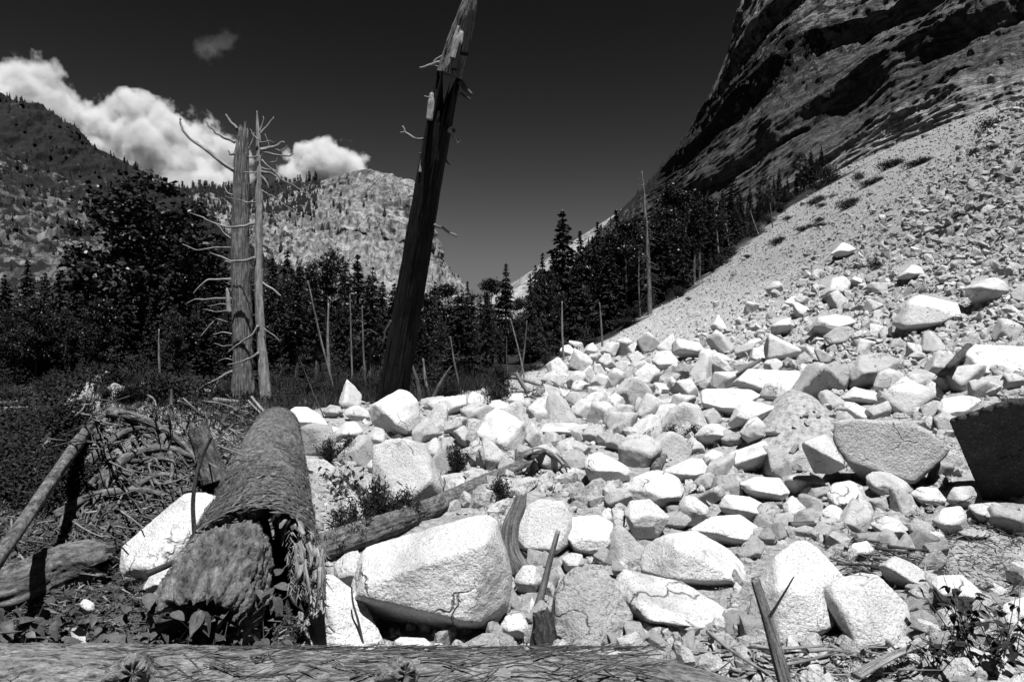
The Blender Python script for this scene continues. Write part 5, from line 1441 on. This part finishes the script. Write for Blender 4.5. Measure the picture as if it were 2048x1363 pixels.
# roots clinging to the sandy mound
og = hit1(240, 900)
RM = empty('root_mass', og, 'tangle of thin roots spread over the sandy mound at left', 'roots')
for k in range(290):
    px, py = random.uniform(110, 440), random.uniform(812, 1085)
    if py < 818 + abs(px - 225) * .35: continue
    n = 6; a = random.gauss(.55, .35) if px > 230 else random.gauss(2.3, .4)
    L = random.uniform(25, 120); pts = []
    for q in range(n):
        f = q / (n - 1); pts.append((px + math.cos(a) * L * f + random.gauss(0, 5), py + math.sin(a) * L * f * .7 + random.gauss(0, 4)))
    path = []
    for q, (x_, y_) in enumerate(pts):
        H = hit1(x_, y_); H = H * .995 + np.array([0, 0, CAMZ]) * .005
        path.append(H + np.array([0, 0, random.uniform(.005, .07)]))
    w0 = random.choice([2, 2.5, 3, 3, 4, 5, 8, 12])
    V, Fc, T = tube(path, [wpx_r(w0, path[0][1]), wpx_r(1.5, path[0][1])], ns=6, nr=22, bark_amp=.15, lump=.2, freq=(5, 8), seed=k)
    mk('root', V, Fc, M['root' if w0 < 8 else 'log_bark'], RM, og, tc=T)

for k, (pts, w0, w1) in enumerate([([(165,955),(215,900),(270,868),(345,862)], 22, 8), ([(190,985),(260,925),(330,905),(400,925)], 26, 8), ([(225,830),(300,850),(370,895),(420,960)], 16, 6), ([(150,905),(195,855),(240,822)], 18, 8),
    ([(255,1000),(320,960),(385,965)], 20, 6), ([(120,1040),(200,1000),(300,990),(360,1010)], 20, 7), ([(205,880),(225,930),(220,985)], 12, 5), ([(330,880),(350,930),(345,985)], 12, 5)]):
    path = [hit1(x_, y_) + np.array([0, -.05, .05]) for x_, y_ in pts]
    V, Fc, T = tube(path, [wpx_r(w0, path[0][1]), wpx_r(w1, path[-1][1])], ns=18, nr=50, bark_amp=.2, lump=.3, freq=(8, 5), seed=400 + k)
    mk('root', V, Fc, M['log_bark'], RM, og, tc=T)

# splinters strewn over the sand at the lower right
for k in range(48):
    px, py = random.uniform(1400, 1880), random.uniform(1255, 1360); a = random.gauss(.25, .55); L = random.uniform(14, 60)
    lay('stick', random.choice(['splinter', 'splinter', 'branch_grey', 'dark_wood']), [(px - math.cos(a) * L, py - math.sin(a) * L * .5), (px + math.cos(a) * L, py + math.sin(a) * L * .5)], random.uniform(4, 12), 2.5, 'wood splinter strewn over sand at the lower right', 'stick', group='splinters at the lower right', ns=7, nr=8, flat=.5, raise_=(random.uniform(.02, .10), random.uniform(.02, .10)))

# ------------------------------------------------------------------ plants
def leaf_mesh(seed, curl=.25):
    r = np.random.default_rng(seed); n = 7
    t = np.linspace(0, 1, n); wv = np.sin(np.pi * t ** .75) * .30 * (1 - .25 * t) + .004
    x = t; z = -curl * t ** 2 + .05 * np.sin(t * 5 + r.uniform(0, 3))
    fold = .35
    Lf = np.stack([x, wv, z + wv * fold], -1); Rt = np.stack([x, -wv, z + wv * fold], -1); Md = np.stack([x, 0 * x, z], -1)
    V = np.concatenate([Lf, Md, Rt]); i = np.arange(n - 1)
    Fq = np.concatenate([np.stack([i, i + 1, i + 1 + n, i + n], -1), np.stack([i + n, i + n + 1, i + 1 + 2 * n, i + 2 * n], -1)])
    return V, Fq
leaf_me = []
for k in range(5):
    me = mesh_np('leaf', *leaf_mesh(k, .1 + .12 * k), smooth=True); me.materials.append(M['leaf']); leaf_me.append(me)
leaf_dark = []
for k in range(4):
    me = mesh_np('leaf', *leaf_mesh(k + 20, .1 + .12 * k), smooth=True); me.materials.append(M['shrub']); leaf_dark.append(me)
leaf_pale = mesh_np('leaf', *leaf_mesh(9, .05)); leaf_pale.materials.append(M['leaf_pale'])

def leafy_plant(px, py, nleaf, lpx, hpx, label, group=None, spread=1.0, pale=0, name='leafy_plant', Y=None, mat=None):
    H = hit1(px, py)
    if Y is not None: H = np.array([(px - CX) / F * Y, Y, float(terr((px - CX) / F * Y, Y))])
    Y = H[1]
    o = empty(name, H, label, 'plant', group)
    A = Acc(); hgt = hpx / F * Y; ls = lpx / F * Y
    stems = max(2, nleaf // 5)
    tips = []
    for s in range(stems):
        a = random.uniform(0, 6.28); q = random.uniform(.2, .8) * hgt * spread
        p = [np.zeros(3), np.array([math.cos(a) * q * .4, math.sin(a) * q * .4, hgt * random.uniform(.4, .6)]), np.array([math.cos(a) * q, math.sin(a) * q, hgt * random.uniform(.7, 1.05)])]
        A.add(*tube([H + v for v in p], [.004, .0015], ns=4, nr=6, seed=s)); tips.append(catmull(p, 12))
    A.mk('stem', M['twig'], o, H)
    for k in range(nleaf):
        c = tips[k % stems]; b_ = c[random.randint(4, 11)]
        l = bpy.data.objects.new('leaf', leaf_pale if k < pale else random.choice(leaf_dark if mat else leaf_me))
        l.location = b_; s = ls * random.uniform(.65, 1.2)
        l.scale = (s, s, s); l.rotation_euler = (random.uniform(-.6, .6), random.uniform(-.5, .9), random.uniform(0, 6.28)); l.parent = o
        COL.objects.link(l)
    return o
spots = [(45,1262,14,34,110,2),(95,1275,12,30,70,1),(150,1278,12,26,60,0),(205,1276,12,24,60,0),(250,1278,12,26,70,0),(300,1270,14,30,85,0),(345,1275,14,28,90,0),(380,1268,12,28,80,0),(420,1272,14,32,95,0),
 (450,1262,12,28,100,0),(490,1270,14,30,80,0),(530,1268,12,26,80,0),(555,1276,10,24,60,0),(275,1240,12,26,70,0),(355,1240,12,26,80,0),(410,1225,12,26,90,0),(475,1230,10,26,90,0),(120,1240,12,28,70,0),(20,1285,10,32,100,1)]
for px, py, n, l, h, pl in spots:
    leafy_plant(px, py, n + 8, l * 1.4, h * 1.5 + 30, 'low broad leaved plant in shade behind the front log at lower left', 'broad leaved plants behind the front log', 1.0, pl, Y=random.uniform(3.1, 3.65))
for k in range(6):
    leafy_plant(random.uniform(630, 745), random.uniform(985, 1050), 16, 15, 75, 'dark broad leaved plant on pale rock right of the great log', 'dark plants right of the great log', 1.3, mat='dark')
for px, py, n, l, h in [(1900,1330,16,24,130),(1950,1345,16,22,140),(2000,1350,16,24,150),(1870,1362,14,22,100),(2030,1330,16,24,130),(1930,1300,14,20,110),(1980,1362,16,24,120)]:
    leafy_plant(px, py, n + 12, l, h * 1.15, 'slender leafed shrub stem at the lower right corner', 'shrub stems at the lower right corner', .9, 0, 'leafy_shrub', mat='dark')

def bush_mesh(kind, seed):
    r = np.random.default_rng(seed)
    if kind == 'leafy':
        n = 1300; p = r.normal(0, 1, (n, 3)) * np.array([.34, .34, .22]) + np.array([0, 0, .42]); p[:, 2] = np.abs(p[:, 2])
        d = unit(r.normal(0, 1, (n, 3))); u_ = unit(np.cross(d, r.normal(0, 1, (n, 3)) + [0, 0, 1]))
        s = .038 * r.uniform(.6, 1.4, n)[:, None]
        return quads(p, d * s, u_ * s * .55)
    if kind == 'feather':
        n = 3000; st = 46; a = r.uniform(0, 6.28, st); tl = r.uniform(.05, 1.0, st); L = r.uniform(.55, 1.05, st)
        k = r.integers(0, st, n); f = r.uniform(.15, 1, n) ** .7
        d = np.stack([np.cos(a) * np.sin(tl), np.sin(a) * np.sin(tl), np.cos(tl)], -1)[k]
        p = d * (f * L[k])[:, None] * np.array([.62, .62, .9]) + r.normal(0, .05, (n, 3)); p[:, 2] = np.abs(p[:, 2])
        q = unit(d + r.normal(0, .7, (n, 3))); u_ = unit(np.cross(q, r.normal(0, 1, (n, 3))))
        s = .026 * r.uniform(.5, 1.5, n)[:, None]
        return quads(p, q * s, u_ * s * .3)
    n = 120
    a = r.uniform(0, 6.28, n); b0 = r.uniform(0, .35, n); L = r.uniform(.35, 1.25, n); tilt = r.uniform(.0, .45, n) ** 1.3
    base = np.stack([np.cos(a) * b0 * 1.3, np.sin(a) * b0 * 1.3, r.uniform(0, .15, n)], -1)
    d = np.stack([np.cos(a) * np.sin(tilt), np.sin(a) * np.sin(tilt), np.cos(tilt)], -1)
    c = base + d * (L * .4)[:, None]
    w_ = unit(np.cross(d, r.normal(0, 1, (n, 3))))
    return quads(c, d * (L * .35)[:, None], w_ * .006)
bushes = {}
for kd, mt in (('leafy', 'shrub'), ('feather', 'shrub'), ('dry', 'grass')):
    bushes[kd] = []
    for k in range(3):
        me = mesh_np('bush', *bush_mesh(kd, 40 + k), smooth=False); me.materials.append(M[mt]); bushes[kd].append(me)

def bush(px, py, wpx, hpx, kd, label, group=None, name='bush'):
    H = hit1(px, py)
    if np.isnan(H[0]): return
    o = bpy.data.objects.new(name, random.choice(bushes[kd]))
    o.location = H - np.array([0, 0, .02]); o.scale = (wpx / F * H[1], wpx / F * H[1], hpx / F * H[1] * 1.1); o.rotation_euler = (0, 0, random.uniform(0, 6.28))
    COL.objects.link(o)
    return tag(o, label, 'bush', group)
for px, py, wv, hv in [(1979,258,30,20),(1950,308,18,12),(1985,299,24,10),(1776,338,30,18),(1795,330,22,14),(1828,333,30,12),(1850,325,24,12),(1717,361,17,18),(1735,372,26,12),(1755,364,22,12),(1693,418,28,20),(1706,408,18,14),
  (1626,410,22,12),(1640,402,22,12),(1643,414,16,9),(1639,443,16,9),(1641,454,22,10),(1606,462,22,10),(1620,455,14,8),(1552,490,22,14),(1562,482,16,10),(1655,368,34,12),(1670,360,24,12),(1640,378,30,14),(1923,438,34,14),(1751,538,22,20),(1494,516,13,8),(1575,440,14,9),(1700,545,16,12),(1880,470,20,10)]:
    bush(px, py, wv, hv, 'leafy', 'dark low bush dotting the bare upper talus', 'bushes on the upper talus')
for k in range(70):
    px = random.uniform(1060, 1660)
    by = float(np.interp(px, [p[0] for p in BND[9:]], [p[1] for p in BND[9:]])) - random.uniform(-3, 30)
    bush(px, by, random.uniform(18, 42), random.uniform(14, 34), random.choice(['leafy', 'feather', 'dry']), 'dark undergrowth bush along the edge of the gravel', 'undergrowth along the gravel edge')
for px, py, wv, hv, kd, lab in [(700,1090,110,95,'feather','feathery dark shrub growing over the half buried log'),(760,1062,120,110,'feather','tallest feathery shrub behind the huge white boulder'),(815,1048,90,80,'feather','feathery shrub at the right of the shrub clump on the log'),
  (1000,1005,70,60,'feather','round feathery shrub beside the upright plank'),(670,1115,80,60,'feather','low feathery shrub between the great log and white rock'),(915,955,60,80,'feather','thin dry stalks right of the triangular boulder'),(618,905,30,60,'feather','dry twiggy plant before the square grey faced rock'),
  (700,925,80,60,'feather','dry weed patch between the great log and triangular boulder'),(655,930,60,60,'feather','tangled weeds beside the fallen log'),(1385,885,60,40,'feather','fallen dark conifer branch on the slide'),(1345,880,50,36,'feather','dark twiggy heap left of the fallen branch'),(1165,880,60,26,'feather','dead brush lying in the pale rubble'),(1150,925,40,24,'feather','small brush near the curved bark slab'),(1870,1090,60,40,'feather','dry weeds on bare soil at the right')]:
    bush(px, py, wv, hv, kd, lab)
for k in range(105):
    px = random.uniform(-20, 165) if k < 60 else random.uniform(-420, -20); py = random.uniform(835, 1010)
    bush(px, py, 60 + random.uniform(-10, 30), 36 + random.uniform(-8, 20), 'leafy', 'dark leafy undergrowth bush at the far left', 'undergrowth at the far left')
for k in range(140):
    px = random.uniform(-20, 1000) if k < 110 else random.uniform(-420, -20); py = random.uniform(748, 806)
    if 460 < px < 560 and py > 800: continue
    bush(px, py, random.uniform(30, 75), random.uniform(22, 50), random.choice(['leafy', 'feather', 'dry']), 'shaded brush at the foot of the forest band', 'brush at the foot of the forest')

# grass and litter
def blades(n, reg, hpx, seed, mat, name, label, lo=.0):
    r = np.random.default_rng(seed)
    px = r.uniform(reg[0], reg[2], n); py = r.uniform(reg[1], reg[3], n)
    H = hit(px, py); ok = ~np.isnan(H[:, 0]); H = H[ok]
    ok = rubble_mask(H[:, 0], H[:, 1]) < .6; H = H[ok]
    n = len(H); h = r.uniform(.4, 1.2, n) * hpx / F * H[:, 1]; a = r.uniform(0, 6.28, n); w_ = h * .05
    tip = H + np.stack([r.normal(0, .35, n) * h, r.normal(0, .35, n) * h, h], -1)
    e = np.stack([np.cos(a) * w_, np.sin(a) * w_, 0 * a], -1)
    V = np.stack([H - e, H + e, tip], 1).reshape(-1, 3)
    o = mk(name, V, np.arange(len(V)).reshape(-1, 3), M[mat], smooth=False); tag(o, label, kind='stuff')
blades(16000, (540, 745, 1010, 835), 22, 1, 'grass', 'grass', 'dim dry grass between the snags and the rubble')
blades(14000, (-420, 760, 560, 860), 18, 2, 'grass', 'grass', 'sparse dry grass on the shaded forest floor')
blades(2500, (1160, 790, 1260, 840), 14, 4, 'grass', 'grass', 'tufts of grass by the long half buried log')

def litter(n, reg, seed, wpx, lpx, mat, name, label, rub=False, leaf=False):
    r = np.random.default_rng(seed)
    px = r.uniform(reg[0], reg[2], n); py = r.uniform(reg[1], reg[3], n)
    H = hit(px, py); ok = ~np.isnan(H[:, 0]); H = H[ok]
    if not rub:
        H = H[rubble_mask(H[:, 0], H[:, 1]) < .5]
        dx, dy = H[:, 0] + 4.35, H[:, 1] - 7.9; bare = np.exp(-0.8 * (((dx * .73 + dy * .68) / .95) ** 2 + ((-dx * .68 + dy * .73) / 2.4) ** 2)); H = H[r.random(len(H)) > bare * 1.0]
    n = len(H); L = r.uniform(.3, 1.2, n) * lpx / F * H[:, 1]; a = r.uniform(0, 6.28, n)
    d = np.stack([np.cos(a), np.sin(a), r.normal(0, .35 if not leaf else .6, n)], -1); d = unit(d)
    s_ = unit(np.cross(d, np.array([0, 0, 1.0]) + r.normal(0, .3, (n, 3)))); u_ = np.cross(s_, d)
    w_ = (r.uniform(.5, 1.3, n) * wpx / F * H[:, 1])[:, None]
    c = H + np.array([0, 0, 1]) * (r.uniform(.0, .06, n))[:, None]
    if leaf:
        V, Fc = quads(c, d * L[:, None] * .5, s_ * L[:, None] * .3)
    else:
        p = [c - d * L[:, None] * .5 + s_ * w_ * q + u_ * w_ * t for q, t in ((-.5, 0), (.5, 0), (0, .8))] + [c + d * L[:, None] * .5 + s_ * w_ * q * .5 + u_ * w_ * t * .5 for q, t in ((-.5, 0), (.5, 0), (0, .8))]
        V = np.stack(p, 1).reshape(-1, 3); b_ = np.arange(n)[:, None] * 6
        Fc = np.concatenate([b_ + np.array(q) for q in ([0, 3, 4], [0, 4, 1], [1, 4, 5], [1, 5, 2], [2, 5, 3], [2, 3, 0])])
    o = mk(name, V, Fc, M[mat], smooth=False, tc=np.repeat(r.normal(size=(n, 3)), 4 if leaf else 6, 0)); tag(o, label, kind='stuff')
litter(12500, (-420, 770, 640, 1300), 11, 2.2, 34, 'twig', 'twigs', 'dead twigs littering the ground on the left')
litter(3500, (-40, 800, 640, 1300), 12, 3.0, 26, 'splinter', 'wood_chips', 'pale wood chips littering the ground on the left')
litter(13500, (-420, 780, 640, 1300), 13, 2, 13, 'litter', 'leaf_litter', 'dead leaves covering the ground on the left', leaf=True)
litter(2600, (980, 1020, 2048, 1363), 14, 1.6, 22, 'splinter', 'wood_chips', 'wood fragments on the gravel at the front', rub=True)
litter(2200, (1640, 1050, 2048, 1363), 15, 2.2, 26, 'dark_wood', 'wood_chips', 'dark bark fragments about the driftwood pile', rub=True)
